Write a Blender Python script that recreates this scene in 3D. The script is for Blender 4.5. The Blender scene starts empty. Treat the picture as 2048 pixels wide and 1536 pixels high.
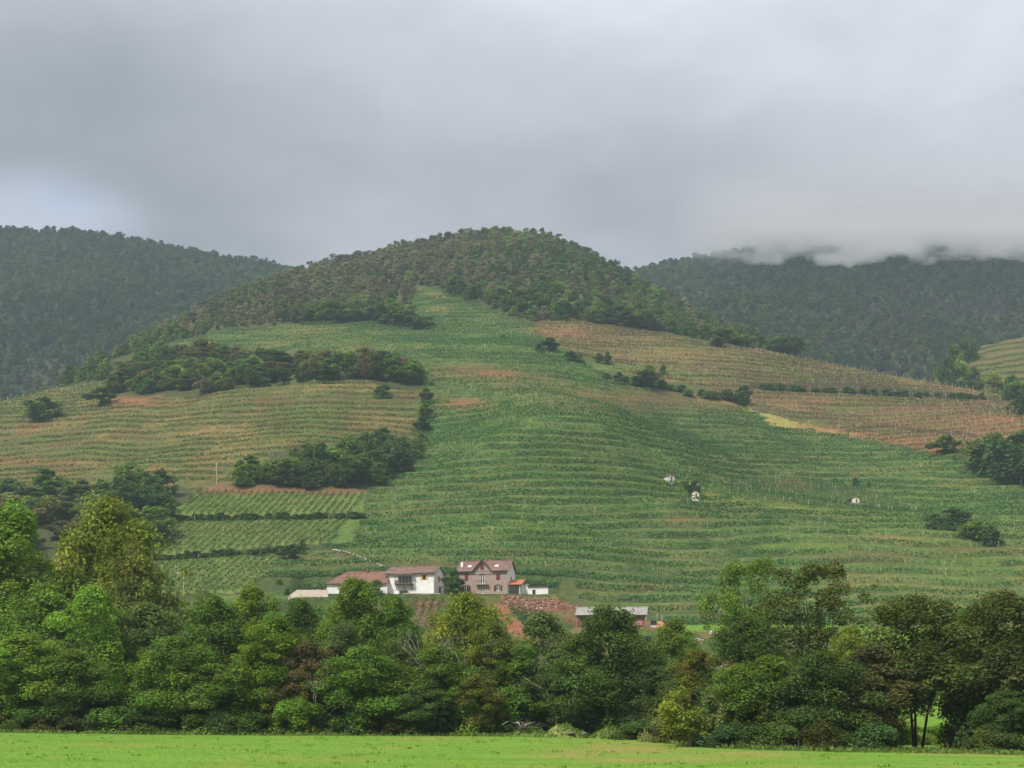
import bpy, math, random
import numpy as np
from mathutils import Vector

# ------------------------------------------------------------------ camera, sky, sun, exposure
F, VH, CZ = 2800.0, 1418.0, 2.2          # focal length and horizon row in photograph pixels, eye height
scene = bpy.context.scene
C = scene.collection
cam = bpy.data.cameras.new('camera')
cam.sensor_width = 36.0
cam.lens = F / 2048 * 36
cam.shift_y = (VH - 768) / 2048
cam.clip_start, cam.clip_end = 0.5, 6000
co = bpy.data.objects.new('camera', cam)
co.location = (0, 0, CZ)
co.rotation_euler = (math.pi / 2, 0, 0)
C.objects.link(co)
scene.camera = co

SUN_EL, SUN_AZ = math.radians(48), math.radians(222)      # azimuth clockwise from +Y
world = bpy.data.worlds.new('World')
scene.world = world
world.use_nodes = True
wn, wl = world.node_tree.nodes, world.node_tree.links
wn.clear()


def N(nodes, t, **kw):
    n = nodes.new(t)
    for k, v in kw.items():
        setattr(n, k, v)
    return n


def wmath(op, a, b=None, c=None):
    n = N(wn, 'ShaderNodeMath', operation=op)
    for i, s in enumerate((a, b, c)):
        if s is None:
            continue
        if isinstance(s, (int, float)):
            n.inputs[i].default_value = s
        else:
            wl.new(s, n.inputs[i])
    return n.outputs[0]


def wmix(fac, a, b):
    n = N(wn, 'ShaderNodeMix', data_type='RGBA')
    for i, s in ((0, fac), (6, a), (7, b)):
        if isinstance(s, (int, float)):
            n.inputs[i].default_value = s
        elif isinstance(s, tuple):
            n.inputs[i].default_value = (*s, 1)
        else:
            wl.new(s, n.inputs[i])
    return n.outputs[2]


w_out = N(wn, 'ShaderNodeOutputWorld')
w_bg = N(wn, 'ShaderNodeBackground')
w_tc = N(wn, 'ShaderNodeTexCoord')
w_dir = w_tc.outputs['Generated']
w_sep = N(wn, 'ShaderNodeSeparateXYZ')
wl.new(w_dir, w_sep.inputs[0])
sky = N(wn, 'ShaderNodeTexSky', sky_type='NISHITA', sun_disc=False, sun_elevation=SUN_EL, sun_rotation=SUN_AZ)
sky_s = N(wn, 'ShaderNodeVectorMath', operation='SCALE')
sky_s.inputs[3].default_value = 0.10
wl.new(sky.outputs[0], sky_s.inputs[0])


def wnoise(scale, sz, detail, rough=0.5, dist=0.0, off=0.0):
    m = N(wn, 'ShaderNodeMapping')
    m.inputs['Scale'].default_value = (1, 1, sz)
    m.inputs['Location'].default_value = (off, off * .7, 0)
    wl.new(w_dir, m.inputs[0])
    n = N(wn, 'ShaderNodeTexNoise')
    n.inputs['Scale'].default_value = scale
    n.inputs['Detail'].default_value = detail
    n.inputs['Roughness'].default_value = rough
    n.inputs['Distortion'].default_value = dist
    wl.new(m.outputs[0], n.inputs[0])
    return n.outputs[0]


def wlobe(u, v, ru):
    """soft round patch of sky about the direction seen at photograph pixel (u, v); ru its radius in pixels"""
    d = Vector(((u - 1024) / F, 1, (VH - v) / F)).normalized()
    s = N(wn, 'ShaderNodeVectorMath', operation='SUBTRACT')
    s.inputs[1].default_value = d
    wl.new(w_dir, s.inputs[0])
    k = N(wn, 'ShaderNodeVectorMath', operation='MULTIPLY')
    k.inputs[1].default_value = (1, 1, 2.2)
    wl.new(s.outputs[0], k.inputs[0])
    ln = N(wn, 'ShaderNodeVectorMath', operation='LENGTH')
    wl.new(k.outputs[0], ln.inputs[0])
    mr = N(wn, 'ShaderNodeMapRange', interpolation_type='SMOOTHERSTEP')
    wl.new(ln.outputs['Value'], mr.inputs[0])
    mr.inputs[1].default_value = 0
    mr.inputs[2].default_value = ru / F
    mr.inputs[3].default_value = 1
    mr.inputs[4].default_value = 0
    return mr.outputs[0]


n_big = wnoise(2.3, 2.2, 5, 0.5, 0.3, 3.1)
n_med = wnoise(6.0, 2.4, 4, 0.45, 0.4, 1.7)
el = wmath('MAXIMUM', w_sep.outputs[2], 0.0)
cie = wmath('MULTIPLY_ADD', el, 1.2, 0.62)                          # overcast sky: brighter overhead
lum = wmath('MULTIPLY_ADD', n_big, 1.15, 0.43)
lum = wmath('MULTIPLY', lum, wmath('MULTIPLY_ADD', n_med, 0.55, 0.72))
n_fine = wnoise(15.0, 1.8, 5, 0.6, 0.6, 4.4)
lum = wmath('MULTIPLY', lum, wmath('MULTIPLY_ADD', n_fine, 0.26, 0.87))
lum = wmath('MULTIPLY', lum, cie)
# the darker cloud belly over the western hill, the thin bright places beside it
dark = wmath('MULTIPLY', wlobe(120, 240, 800), 0.46)
lum = wmath('MULTIPLY', lum, wmath('SUBTRACT', 1.0, dark))
dark2 = wmath('MULTIPLY', wlobe(1250, 420, 700), 0.10)
lum = wmath('MULTIPLY', lum, wmath('SUBTRACT', 1.0, dark2))
lum = wmath('MULTIPLY', lum, wmath('MULTIPLY_ADD', wlobe(1650, -60, 800), 0.55, 1.0))
hue = wmix(n_med, (0.222, 0.227, 0.243), (0.250, 0.243, 0.252))
cl = N(wn, 'ShaderNodeVectorMath', operation='SCALE')
wl.new(hue, cl.inputs[0])
wl.new(lum, cl.inputs[3])
gap = wmath('MULTIPLY', wlobe(90, 435, 260), wmath('MULTIPLY_ADD', n_med, 1.4, 0.1))
gap = wmath('MINIMUM', gap, 1.0)
brk = wmix(wmath('MULTIPLY', wlobe(140, 400, 100), 0.55), (0.335, 0.36, 0.42), (0.235, 0.30, 0.46))
clouds = wmix(gap, cl.outputs[0], brk)
mixed = wmix(0.93, sky_s.outputs[0], clouds)                        # clear sky glimmers through thin cloud
wl.new(mixed, w_bg.inputs[0])
w_bg.inputs[1].default_value = 0.69
wl.new(w_bg.outputs[0], w_out.inputs[0])

sl = bpy.data.lights.new('sun', 'SUN')
sl.energy, sl.angle, sl.color = 1.5, math.radians(10), (1.0, 0.95, 0.86)
so = bpy.data.objects.new('sun', sl)
sd = Vector((math.sin(SUN_AZ) * math.cos(SUN_EL), math.cos(SUN_AZ) * math.cos(SUN_EL), math.sin(SUN_EL)))
so.rotation_euler = sd.to_track_quat('Z', 'Y').to_euler()
so.location = (0, 0, 900)
C.objects.link(so)

vs = scene.view_settings
vs.view_transform, vs.look, vs.exposure, vs.gamma = 'Standard', 'None', 1.72, 1.0
vs.use_curve_mapping = False
cy = scene.cycles
cy.use_denoising = True
cy.max_bounces, cy.diffuse_bounces, cy.glossy_bounces = 5, 3, 2
cy.transmission_bounces, cy.transparent_max_bounces, cy.volume_bounces = 3, 6, 2

rng = np.random.default_rng(7)
random.seed(7)
R = math.radians


# ------------------------------------------------------------------ pixel helpers, noise
def P(u, v, r):
    return Vector(((u - 1024) / F * r, r, CZ + (VH - v) / F * r))


def px(u, r):
    return (u - 1024) / F * r


_tab = rng.random((256, 256))


def vnoise(x, y):
    x, y = np.asarray(x, float), np.asarray(y, float)
    xi, yi = np.floor(x).astype(int), np.floor(y).astype(int)
    fx, fy = x - xi, y - yi
    fx, fy = fx * fx * (3 - 2 * fx), fy * fy * (3 - 2 * fy)
    a, b = _tab[xi % 256, yi % 256], _tab[(xi + 1) % 256, yi % 256]
    c, d = _tab[xi % 256, (yi + 1) % 256], _tab[(xi + 1) % 256, (yi + 1) % 256]
    return (a * (1 - fx) + b * fx) * (1 - fy) + (c * (1 - fx) + d * fx) * fy


def fbm(x, y, o=4):
    s, a, t = 0.0, 1.0, 0.0
    for i in range(o):
        s = s + a * vnoise(np.asarray(x) * 2 ** i + 17.3 * i, np.asarray(y) * 2 ** i + 5.7 * i)
        t += a
        a *= 0.5
    return s / t


def sstep(a, b, x):
    t = np.clip((np.asarray(x, float) - a) / (b - a), 0, 1)
    return t * t * (3 - 2 * t)


def gsmooth(a, sig, axis):
    n = int(3 * sig) + 1
    k = np.exp(-0.5 * (np.arange(-n, n + 1) / sig) ** 2)
    k /= k.sum()
    a = np.moveaxis(a, axis, -1)
    p = np.concatenate([2 * a[..., :1] - a[..., n:0:-1], a, 2 * a[..., -1:] - a[..., -2:-n - 2:-1]], -1)
    out = np.zeros_like(a)
    for i, w in enumerate(k):
        out += w * p[..., i:i + a.shape[-1]]
    return np.moveaxis(out, -1, axis)


# ------------------------------------------------------------------ materials
def new_mat(name):
    m = bpy.data.materials.new(name)
    m.use_nodes = True
    nt = m.node_tree
    nt.nodes.clear()
    out = nt.nodes.new('ShaderNodeOutputMaterial')
    return m, nt.nodes, nt.links, out


def mixrgb(nodes, links, fac, a, b, blend='MIX'):
    n = nodes.new('ShaderNodeMix')
    n.data_type, n.blend_type = 'RGBA', blend
    for i, s in ((0, fac), (6, a), (7, b)):
        if isinstance(s, (int, float)):
            n.inputs[i].default_value = s
        elif isinstance(s, tuple):
            n.inputs[i].default_value = (*s, 1)
        else:
            links.new(s, n.inputs[i])
    return n.outputs[2]


def texnoise(nodes, links, vec, scale, detail=4, rough=0.55, lo=0.35, hi=0.65):
    n = nodes.new('ShaderNodeTexNoise')
    n.inputs['Scale'].default_value = scale
    n.inputs['Detail'].default_value = detail
    n.inputs['Roughness'].default_value = rough
    if vec is not None:
        links.new(vec, n.inputs[0])
    mr = nodes.new('ShaderNodeMapRange')
    links.new(n.outputs[0], mr.inputs[0])
    mr.inputs[1].default_value, mr.inputs[2].default_value = lo, hi
    return mr.outputs[0]


def simple_mat(name, c1, c2=None, scale=1.5, rough=0.85, bump=0.0, metallic=0.0, detail=5):
    m, n, l, out = new_mat(name)
    b = n.new('ShaderNodeBsdfPrincipled')
    tc = n.new('ShaderNodeTexCoord')
    fac = texnoise(n, l, tc.outputs['Object'], scale, detail)
    c2 = c2 or tuple(x * 0.75 for x in c1)
    l.new(mixrgb(n, l, fac, c2, c1), b.inputs['Base Color'])
    b.inputs['Roughness'].default_value = rough
    b.inputs['Metallic'].default_value = metallic
    b.inputs['Specular IOR Level'].default_value = 0.25
    if bump:
        bp = n.new('ShaderNodeBump')
        bp.inputs['Distance'].default_value = bump
        l.new(texnoise(n, l, tc.outputs['Object'], scale * 6, 4), bp.inputs['Height'])
        l.new(bp.outputs[0], b.inputs['Normal'])
    l.new(b.outputs[0], out.inputs[0])
    return m


def leaf_mat(name, mode):
    """leaf colour = object / instance / mesh colour x the leaf's own tint, with light passing through the blade"""
    m, n, l, out = new_mat(name)
    at = n.new('ShaderNodeAttribute')
    at.attribute_name = 'tint'
    if mode == 'object':
        oi = n.new('ShaderNodeObjectInfo')
        base = oi.outputs['Color']
    elif mode == 'instance':
        ia = n.new('ShaderNodeAttribute')
        ia.attribute_type, ia.attribute_name = 'INSTANCER', 'icol'
        base = ia.outputs['Color']
    else:
        base = None
    col = at.outputs['Color'] if base is None else mixrgb(n, l, 1.0, base, at.outputs['Color'], 'MULTIPLY')
    d = n.new('ShaderNodeBsdfDiffuse')
    t = n.new('ShaderNodeBsdfTranslucent')
    l.new(col, d.inputs[0])
    l.new(mixrgb(n, l, 1.0, col, (1.15, 1.25, 0.6), 'MULTIPLY'), t.inputs[0])
    mx = n.new('ShaderNodeMixShader')
    mx.inputs[0].default_value = 0.36
    l.new(d.outputs[0], mx.inputs[1])
    l.new(t.outputs[0], mx.inputs[2])
    l.new(mx.outputs[0], out.inputs[0])
    return m


M = {}
M['leaf'] = leaf_mat('leaf', 'object')
M['leaf_far'] = leaf_mat('leaf_far', 'instance')
M['leaf_mesh'] = leaf_mat('leaf_mesh', 'mesh')
M['bark'] = simple_mat('bark', (0.10, 0.085, 0.065), (0.05, 0.042, 0.034), 3, 0.9, 0.02)
M['pale_bark'] = simple_mat('pale_bark', (0.36, 0.34, 0.30), (0.20, 0.18, 0.15), 2.5, 0.9, 0.01)
M['dead_wood'] = simple_mat('dead_wood', (0.42, 0.39, 0.34), (0.26, 0.23, 0.19), 2, 0.85)
M['post_wood'] = simple_mat('post_wood', (0.52, 0.50, 0.43), (0.36, 0.34, 0.29), 0.7, 0.85)
M['dark_wood'] = simple_mat('dark_wood', (0.085, 0.06, 0.045), (0.05, 0.036, 0.028), 2, 0.8)
M['white_wall'] = simple_mat('white_wall', (0.84, 0.825, 0.80), (0.72, 0.70, 0.67), 0.7, 0.9)
M['cream_wall'] = simple_mat('cream_wall', (0.72, 0.60, 0.50), (0.62, 0.51, 0.42), 0.8, 0.9)
M['hut_wall'] = simple_mat('hut_wall', (0.76, 0.70, 0.64), (0.62, 0.55, 0.48), 1.2, 0.9)
M['red_paint'] = simple_mat('red_paint', (0.17, 0.035, 0.028), (0.12, 0.026, 0.022), 2, 0.6)
M['yellow_paint'] = simple_mat('yellow_paint', (0.72, 0.50, 0.20), (0.62, 0.42, 0.17), 2, 0.6)
M['white_paint'] = simple_mat('white_paint', (0.80, 0.80, 0.78), (0.72, 0.72, 0.70), 2, 0.5)
M['concrete'] = simple_mat('concrete', (0.42, 0.40, 0.37), (0.32, 0.30, 0.28), 1.5, 0.9)
M['metal'] = simple_mat('metal', (0.30, 0.31, 0.32), (0.22, 0.22, 0.23), 2, 0.45, 0, 0.6)
M['dark_metal'] = simple_mat('dark_metal', (0.05, 0.052, 0.055), (0.03, 0.03, 0.033), 2, 0.5, 0, 0.3)
M['black_wrap'] = simple_mat('black_wrap', (0.018, 0.019, 0.02), (0.012, 0.012, 0.013), 4, 0.35)
M['sandstone'] = simple_mat('sandstone', (0.28, 0.16, 0.115), (0.17, 0.09, 0.062), 0.6, 0.9, 0.05)
M['pale_stone'] = simple_mat('pale_stone', (0.58, 0.54, 0.46), (0.42, 0.39, 0.33), 0.8, 0.9)
M['grey_rock'] = simple_mat('grey_rock', (0.26, 0.24, 0.21), (0.15, 0.14, 0.12), 3, 0.9, 0.05)
M['beehive'] = simple_mat('beehive', (0.70, 0.69, 0.66), (0.58, 0.57, 0.54), 1.2, 0.8)
M['bench_wood'] = simple_mat('bench_wood', (0.36, 0.20, 0.10), (0.28, 0.15, 0.08), 1.2, 0.8)


def glass_mat():
    m, n, l, out = new_mat('window_glass')
    b = n.new('ShaderNodeBsdfPrincipled')
    b.inputs['Base Color'].default_value = (0.02, 0.024, 0.03, 1)
    b.inputs['Roughness'].default_value = 0.08
    b.inputs['Specular IOR Level'].default_value = 0.6
    l.new(b.outputs[0], out.inputs[0])
    return m


M['glass'] = glass_mat()


def tile_mat(name, ca, cb, cc):
    """clay roof: courses of tiles, single tiles of other firings, lichen"""
    m, n, l, out = new_mat(name)
    b = n.new('ShaderNodeBsdfPrincipled')
    tc = n.new('ShaderNodeTexCoord')
    mp = n.new('ShaderNodeMapping')
    mp.inputs['Scale'].default_value = (4.2, 2.6, 2.6)
    l.new(tc.outputs['Object'], mp.inputs[0])
    vo = n.new('ShaderNodeTexVoronoi')
    vo.inputs['Scale'].default_value = 1.0
    l.new(mp.outputs[0], vo.inputs[0])
    sp = n.new('ShaderNodeSeparateColor')
    l.new(vo.outputs['Color'], sp.inputs[0])
    c = mixrgb(n, l, sp.outputs[0], ca, cb)
    c = mixrgb(n, l, texnoise(n, l, tc.outputs['Object'], 0.7, 5, 0.6, 0.42, 0.68), c, cc)
    w = n.new('ShaderNodeTexWave')
    w.wave_type, w.bands_direction = 'BANDS', 'X'
    w.inputs['Scale'].default_value = 1.25
    l.new(tc.outputs['Object'], w.inputs[0])
    bp = n.new('ShaderNodeBump')
    bp.inputs['Distance'].default_value = 0.08
    l.new(w.outputs[0], bp.inputs['Height'])
    l.new(bp.outputs[0], b.inputs['Normal'])
    l.new(c, b.inputs['Base Color'])
    b.inputs['Roughness'].default_value = 0.85
    l.new(b.outputs[0], out.inputs[0])
    return m


M['old_tiles'] = tile_mat('old_tiles', (0.195, 0.105, 0.078), (0.28, 0.165, 0.125), (0.13, 0.092, 0.076))
M['red_tiles'] = tile_mat('red_tiles', (0.23, 0.105, 0.072), (0.29, 0.145, 0.10), (0.15, 0.09, 0.07))
M['orange_tiles'] = tile_mat('orange_tiles', (0.52, 0.15, 0.055), (0.60, 0.21, 0.08), (0.42, 0.13, 0.06))
M['grey_sheet'] = simple_mat('grey_sheet', (0.33, 0.315, 0.29), (0.24, 0.225, 0.21), 0.8, 0.75)


def stone_wall_mat():
    m, n, l, out = new_mat('rubble_masonry')
    b = n.new('ShaderNodeBsdfPrincipled')
    tc = n.new('ShaderNodeTexCoord')
    mp = n.new('ShaderNodeMapping')
    mp.inputs['Scale'].default_value = (2.2, 2.2, 2.9)
    l.new(tc.outputs['Object'], mp.inputs[0])
    vo = n.new('ShaderNodeTexVoronoi')
    l.new(mp.outputs[0], vo.inputs[0])
    ve = n.new('ShaderNodeTexVoronoi')
    ve.feature = 'DISTANCE_TO_EDGE'
    l.new(mp.outputs[0], ve.inputs[0])
    sp = n.new('ShaderNodeSeparateColor')
    l.new(vo.outputs['Color'], sp.inputs[0])
    c = mixrgb(n, l, sp.outputs[0], (0.34, 0.20, 0.165), (0.58, 0.44, 0.385))
    c = mixrgb(n, l, texnoise(n, l, sp.outputs[1], 9, 2, .5, .45, .7), c, (0.40, 0.26, 0.12))
    mr = n.new('ShaderNodeMapRange')
    l.new(ve.outputs['Distance'], mr.inputs[0])
    mr.inputs[1].default_value, mr.inputs[2].default_value = 0.03, 0.10
    c = mixrgb(n, l, mr.outputs[0], (0.52, 0.46, 0.42), c)
    bp = n.new('ShaderNodeBump')
    bp.inputs['Distance'].default_value = 0.04
    l.new(mr.outputs[0], bp.inputs['Height'])
    l.new(bp.outputs[0], b.inputs['Normal'])
    l.new(c, b.inputs['Base Color'])
    b.inputs['Roughness'].default_value = 0.9
    l.new(b.outputs[0], out.inputs[0])
    return m


M['masonry'] = stone_wall_mat()


def ground_mat(name, fine, coarse, amp):
    """colour attribute of the ground's own cover, broken up by small tufts, dry stalks and clods"""
    m, n, l, out = new_mat(name)
    b = n.new('ShaderNodeBsdfPrincipled')
    at = n.new('ShaderNodeAttribute')
    at.attribute_name = 'cover'
    tc = n.new('ShaderNodeTexCoord')
    f1 = texnoise(n, l, tc.outputs['Object'], fine, 3, 0.6, 0.3, 0.7)
    f2 = texnoise(n, l, tc.outputs['Object'], coarse, 5, 0.6, 0.3, 0.7)
    c = mixrgb(n, l, f1, mixrgb(n, l, 1.0, at.outputs['Color'], (1 - amp,) * 3, 'MULTIPLY'),
               mixrgb(n, l, 1.0, at.outputs['Color'], (1 + amp, 1 + amp * .95, 1 + amp * .6), 'MULTIPLY'))
    c = mixrgb(n, l, f2, mixrgb(n, l, 1.0, c, (0.86, 0.97, 0.85), 'MULTIPLY'), mixrgb(n, l, 1.0, c, (1.16, 1.02, 1.0), 'MULTIPLY'))
    l.new(c, b.inputs['Base Color'])
    b.inputs['Roughness'].default_value = 0.95
    b.inputs['Specular IOR Level'].default_value = 0.1
    bp = n.new('ShaderNodeBump')
    bp.inputs['Distance'].default_value = 0.25
    bp.inputs['Strength'].default_value = 0.7
    l.new(f1, bp.inputs['Height'])
    l.new(bp.outputs[0], b.inputs['Normal'])
    l.new(b.outputs[0], out.inputs[0])
    return m


M['hill'] = ground_mat('hill_cover', 1.1, 0.16, 0.35)
M['field'] = ground_mat('field_grass', 2.4, 0.35, 0.10)


# ------------------------------------------------------------------ mesh helpers
def mesh_np(name, verts, quads=None, tris=None, attrs=None, mat=None, smooth=False):
    me = bpy.data.meshes.new(name)
    verts = np.asarray(verts, np.float32)
    loops, starts = [], []
    if quads is not None and len(quads):
        q = np.asarray(quads, np.int32)
        loops.append(q.ravel())
        starts.append(np.arange(len(q)) * 4)
    n4 = sum(len(x) for x in loops)
    if tris is not None and len(tris):
        t = np.asarray(tris, np.int32)
        loops.append(t.ravel())
        starts.append(n4 + np.arange(len(t)) * 3)
    lp, st = np.concatenate(loops), np.concatenate(starts)
    me.vertices.add(len(verts))
    me.vertices.foreach_set('co', verts.ravel())
    me.loops.add(len(lp))
    me.loops.foreach_set('vertex_index', lp)
    me.polygons.add(len(st))
    me.polygons.foreach_set('loop_start', st.astype(np.int32))
    if smooth:
        me.polygons.foreach_set('use_smooth', np.ones(len(st), bool))
    for k, a in (attrs or {}).items():
        a = np.asarray(a, np.float32)
        if a.shape[1] == 3:
            a = np.concatenate([a, np.ones((len(a), 1), np.float32)], 1)
        at = me.attributes.new(k, 'FLOAT_COLOR', 'POINT')
        at.data.foreach_set('color', a.ravel())
    me.update(calc_edges=True)
    me.validate()
    if mat:
        me.materials.append(mat)
    return me


def add(name, me, parent=None, loc=None, label=None, cat=None, group=None, kind=None, color=None):
    o = bpy.data.objects.new(name, me)
    C.objects.link(o)
    if parent is not None:
        o.parent = parent
    if loc is not None:
        o.location = loc
    tag(o, label, cat, group, kind)
    if color is not None:
        o.color = (*color, 1)
    return o


def tag(o, label=None, cat=None, group=None, kind=None):
    for k, v in (('label', label), ('category', cat), ('group', group), ('kind', kind)):
        if v:
            o[k] = v
    return o


class MB:
    """collects faces for one mesh"""

    def __init__(self):
        self.v, self.f = [], []

    def poly(self, pts, flip=False):
        i = len(self.v)
        self.v += [tuple(p) for p in pts]
        idx = list(range(i, i + len(pts)))
        self.f.append(idx[::-1] if flip else idx)
        return self

    def box(self, x0, x1, y0, y1, z0, z1):
        i = len(self.v)
        self.v += [(x0, y0, z0), (x1, y0, z0), (x1, y1, z0), (x0, y1, z0), (x0, y0, z1), (x1, y0, z1), (x1, y1, z1), (x0, y1, z1)]
        for q in ((0, 3, 2, 1), (4, 5, 6, 7), (0, 1, 5, 4), (1, 2, 6, 5), (2, 3, 7, 6), (3, 0, 4, 7)):
            self.f.append([i + k for k in q])
        return self

    def slab(self, pts, th):
        """closed plate: polygon pts (counter-clockwise from above) and its copy th lower"""
        i, n = len(self.v), len(pts)
        self.v += [tuple(p) for p in pts] + [(p[0], p[1], p[2] - th) for p in pts]
        self.f.append(list(range(i, i + n)))
        self.f.append([i + n + k for k in range(n)][::-1])
        for k in range(n):
            j = (k + 1) % n
            self.f.append([i + k, i + n + k, i + n + j, i + j])
        return self

    def tube(self, pts, rad, sides=6):
        pts = [Vector(p) for p in pts]
        rings = []
        for k, p in enumerate(pts):
            d = (pts[min(k + 1, len(pts) - 1)] - pts[max(k - 1, 0)]).normalized()
            a = d.orthogonal().normalized()
            b = d.cross(a)
            r = rad[k] if hasattr(rad, '__len__') else rad
            i = len(self.v)
            for s in range(sides):
                t = 2 * math.pi * s / sides
                self.v.append(tuple(p + (a * math.cos(t) + b * math.sin(t)) * r))
            rings.append(i)
        for k in range(len(rings) - 1):
            for s in range(sides):
                t = (s + 1) % sides
                self.f.append([rings[k] + s, rings[k] + t, rings[k + 1] + t, rings[k + 1] + s])
        self.f.append([rings[-1] + s for s in range(sides)])
        self.f.append([rings[0] + s for s in range(sides)][::-1])
        return self

    def mesh(self, name, mat, smooth=False):
        me = bpy.data.meshes.new(name)
        me.from_pydata(self.v, [], self.f)
        if smooth:
            for p in me.polygons:
                p.use_smooth = True
        me.update()
        if mat:
            me.materials.append(mat)
        return me

    def build(self, name, mat, parent=None, smooth=False, **kw):
        return add(name, self.mesh(name, mat, smooth), parent, **kw)


def empty(name, loc, rz=0.0, label=None, cat=None, group=None):
    o = bpy.data.objects.new(name, None)
    o.empty_display_size = 0.3
    C.objects.link(o)
    o.location = loc
    o.rotation_euler = (0, 0, rz)
    tag(o, label, cat, group)
    return o


def copy_tree(o, parent=None):
    c = o.copy()
    C.objects.link(c)
    if parent is not None:
        c.parent = parent
    for ch in list(o.children):
        copy_tree(ch, c)
    return c


# ------------------------------------------------------------------ land cover regions (outlines read off the photograph, laid on the hill)
RU0, RV0, RS = -900, 300, 4
rgu, rgv = np.meshgrid(np.arange(RU0, 2951, RS), np.arange(RV0, 1541, RS))
REG = np.zeros(rgu.shape, np.uint8)
FOREST, GREEN, LEFT, RIGHT, YELLOW, PLOT, PATHG, MEADOW, KNOLL, SLOPE, REDSOIL, SCRUB, BANKBROWN, LOWER = range(14)


def pin(poly, gu, gv):
    ins = np.zeros(gu.shape, bool)
    n = len(poly)
    for i in range(n):
        (x0, y0), (x1, y1) = poly[i], poly[(i + 1) % n]
        if y0 == y1:
            continue
        ins ^= ((gv >= min(y0, y1)) & (gv < max(y0, y1)) & (gu < x0 + (gv - y0) * (x1 - x0) / (y1 - y0)))
    return ins


POLYS = [
    (MEADOW, [(-900, 1196), (3000, 1230), (3000, 1541), (-900, 1541)]),
    (GREEN, [(345, 688), (450, 660), (600, 648), (720, 643), (860, 658), (822, 612), (832, 574), (900, 580), (1000, 627), (1062, 648),
             (1130, 708), (1240, 762), (1330, 792), (1420, 802), (1500, 818), (1560, 856), (1700, 872), (1850, 906), (1940, 908),
             (2150, 985), (2950, 1200), (2950, 1265), (1300, 1250), (1150, 1210), (1100, 1200), (500, 1200), (560, 1105), (700, 1090), (742, 985),
             (836, 905), (838, 790), (850, 765), (790, 725), (700, 712), (500, 702)]),
    (LEFT, [(-900, 985), (-900, 880), (-100, 806), (0, 798), (120, 772), (215, 764), (232, 800), (400, 792), (500, 768), (560, 752),
            (700, 757), (838, 784), (840, 800), (830, 880), (760, 872), (560, 905), (450, 975), (380, 972), (0, 970)]),
    (RIGHT, [(1058, 647), (1130, 640), (1200, 640), (1300, 662), (1400, 684), (1600, 712), (1800, 747), (2000, 777), (2300, 830), (2950, 960),
             (2950, 1100), (2150, 930), (2060, 900), (1940, 910), (1850, 908), (1740, 876), (1600, 845), (1500, 802), (1400, 772), (1250, 748), (1180, 716), (1100, 682)]),
    (SCRUB, [(1130, 706), (1180, 716), (1250, 746), (1400, 772), (1490, 800), (1420, 800), (1330, 788), (1240, 760)]),
    (YELLOW, [(1478, 806), (1560, 836), (1650, 856), (1745, 874), (1690, 870), (1590, 860), (1545, 850)]),
    (PLOT, [(392, 983), (738, 988), (706, 1030), (352, 1030)]),
    (PLOT, [(348, 1042), (706, 1036), (662, 1086), (308, 1112)]),
    (PLOT, [(322, 1120), (565, 1106), (500, 1182), (330, 1192)]),
    (PATHG, [(742, 985), (705, 1085), (655, 1092), (705, 1034), (726, 992)]),
    (BANKBROWN, [(385, 985), (440, 968), (740, 980), (738, 992)]),
    (KNOLL, [(1400, 985), (1500, 958), (1600, 954), (1700, 970), (1780, 995), (1850, 1030), (1700, 1024), (1500, 1008)]),
    (LOWER, [(1560, 1040), (1850, 1040), (2000, 1090), (2300, 1120), (2600, 1262), (1700, 1252), (1600, 1180), (1570, 1100)]),
    (SLOPE, [(420, 1196), (1120, 1192), (1160, 1250), (1400, 1262), (1700, 1256), (1700, 1380), (300, 1380), (300, 1200)]),
    (REDSOIL, [(983, 1203), (1000, 1208), (1060, 1264), (1050, 1278), (1012, 1270), (1004, 1238)]),
    (REDSOIL, [(1000, 1190), (1105, 1195), (1150, 1215), (1110, 1228), (1050, 1226), (1000, 1208)]),
    (BANKBROWN, [(1125, 1214), (1150, 1212), (1300, 1236), (1350, 1258), (1300, 1264), (1145, 1260)]),
    (PATHG, [(420, 1192), (620, 1183), (620, 1190), (420, 1202)]),
]
for code, poly in POLYS:
    REG[pin(poly, rgu, rgv)] = code


def region(u, v):
    i = np.clip(np.rint((np.asarray(v) - RV0) / RS).astype(int), 0, REG.shape[0] - 1)
    j = np.clip(np.rint((np.asarray(u) - RU0) / RS).astype(int), 0, REG.shape[1] - 1)
    return REG[i, j]


# ------------------------------------------------------------------ the hillside
TU = np.arange(-900, 2951, 10.0)
TR = np.arange(40, 1260, 2.0)


def K(pairs):
    a = np.array(pairs, float)
    return gsmooth(np.interp(TU, a[:, 0], a[:, 1]), 4, 0)


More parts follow.
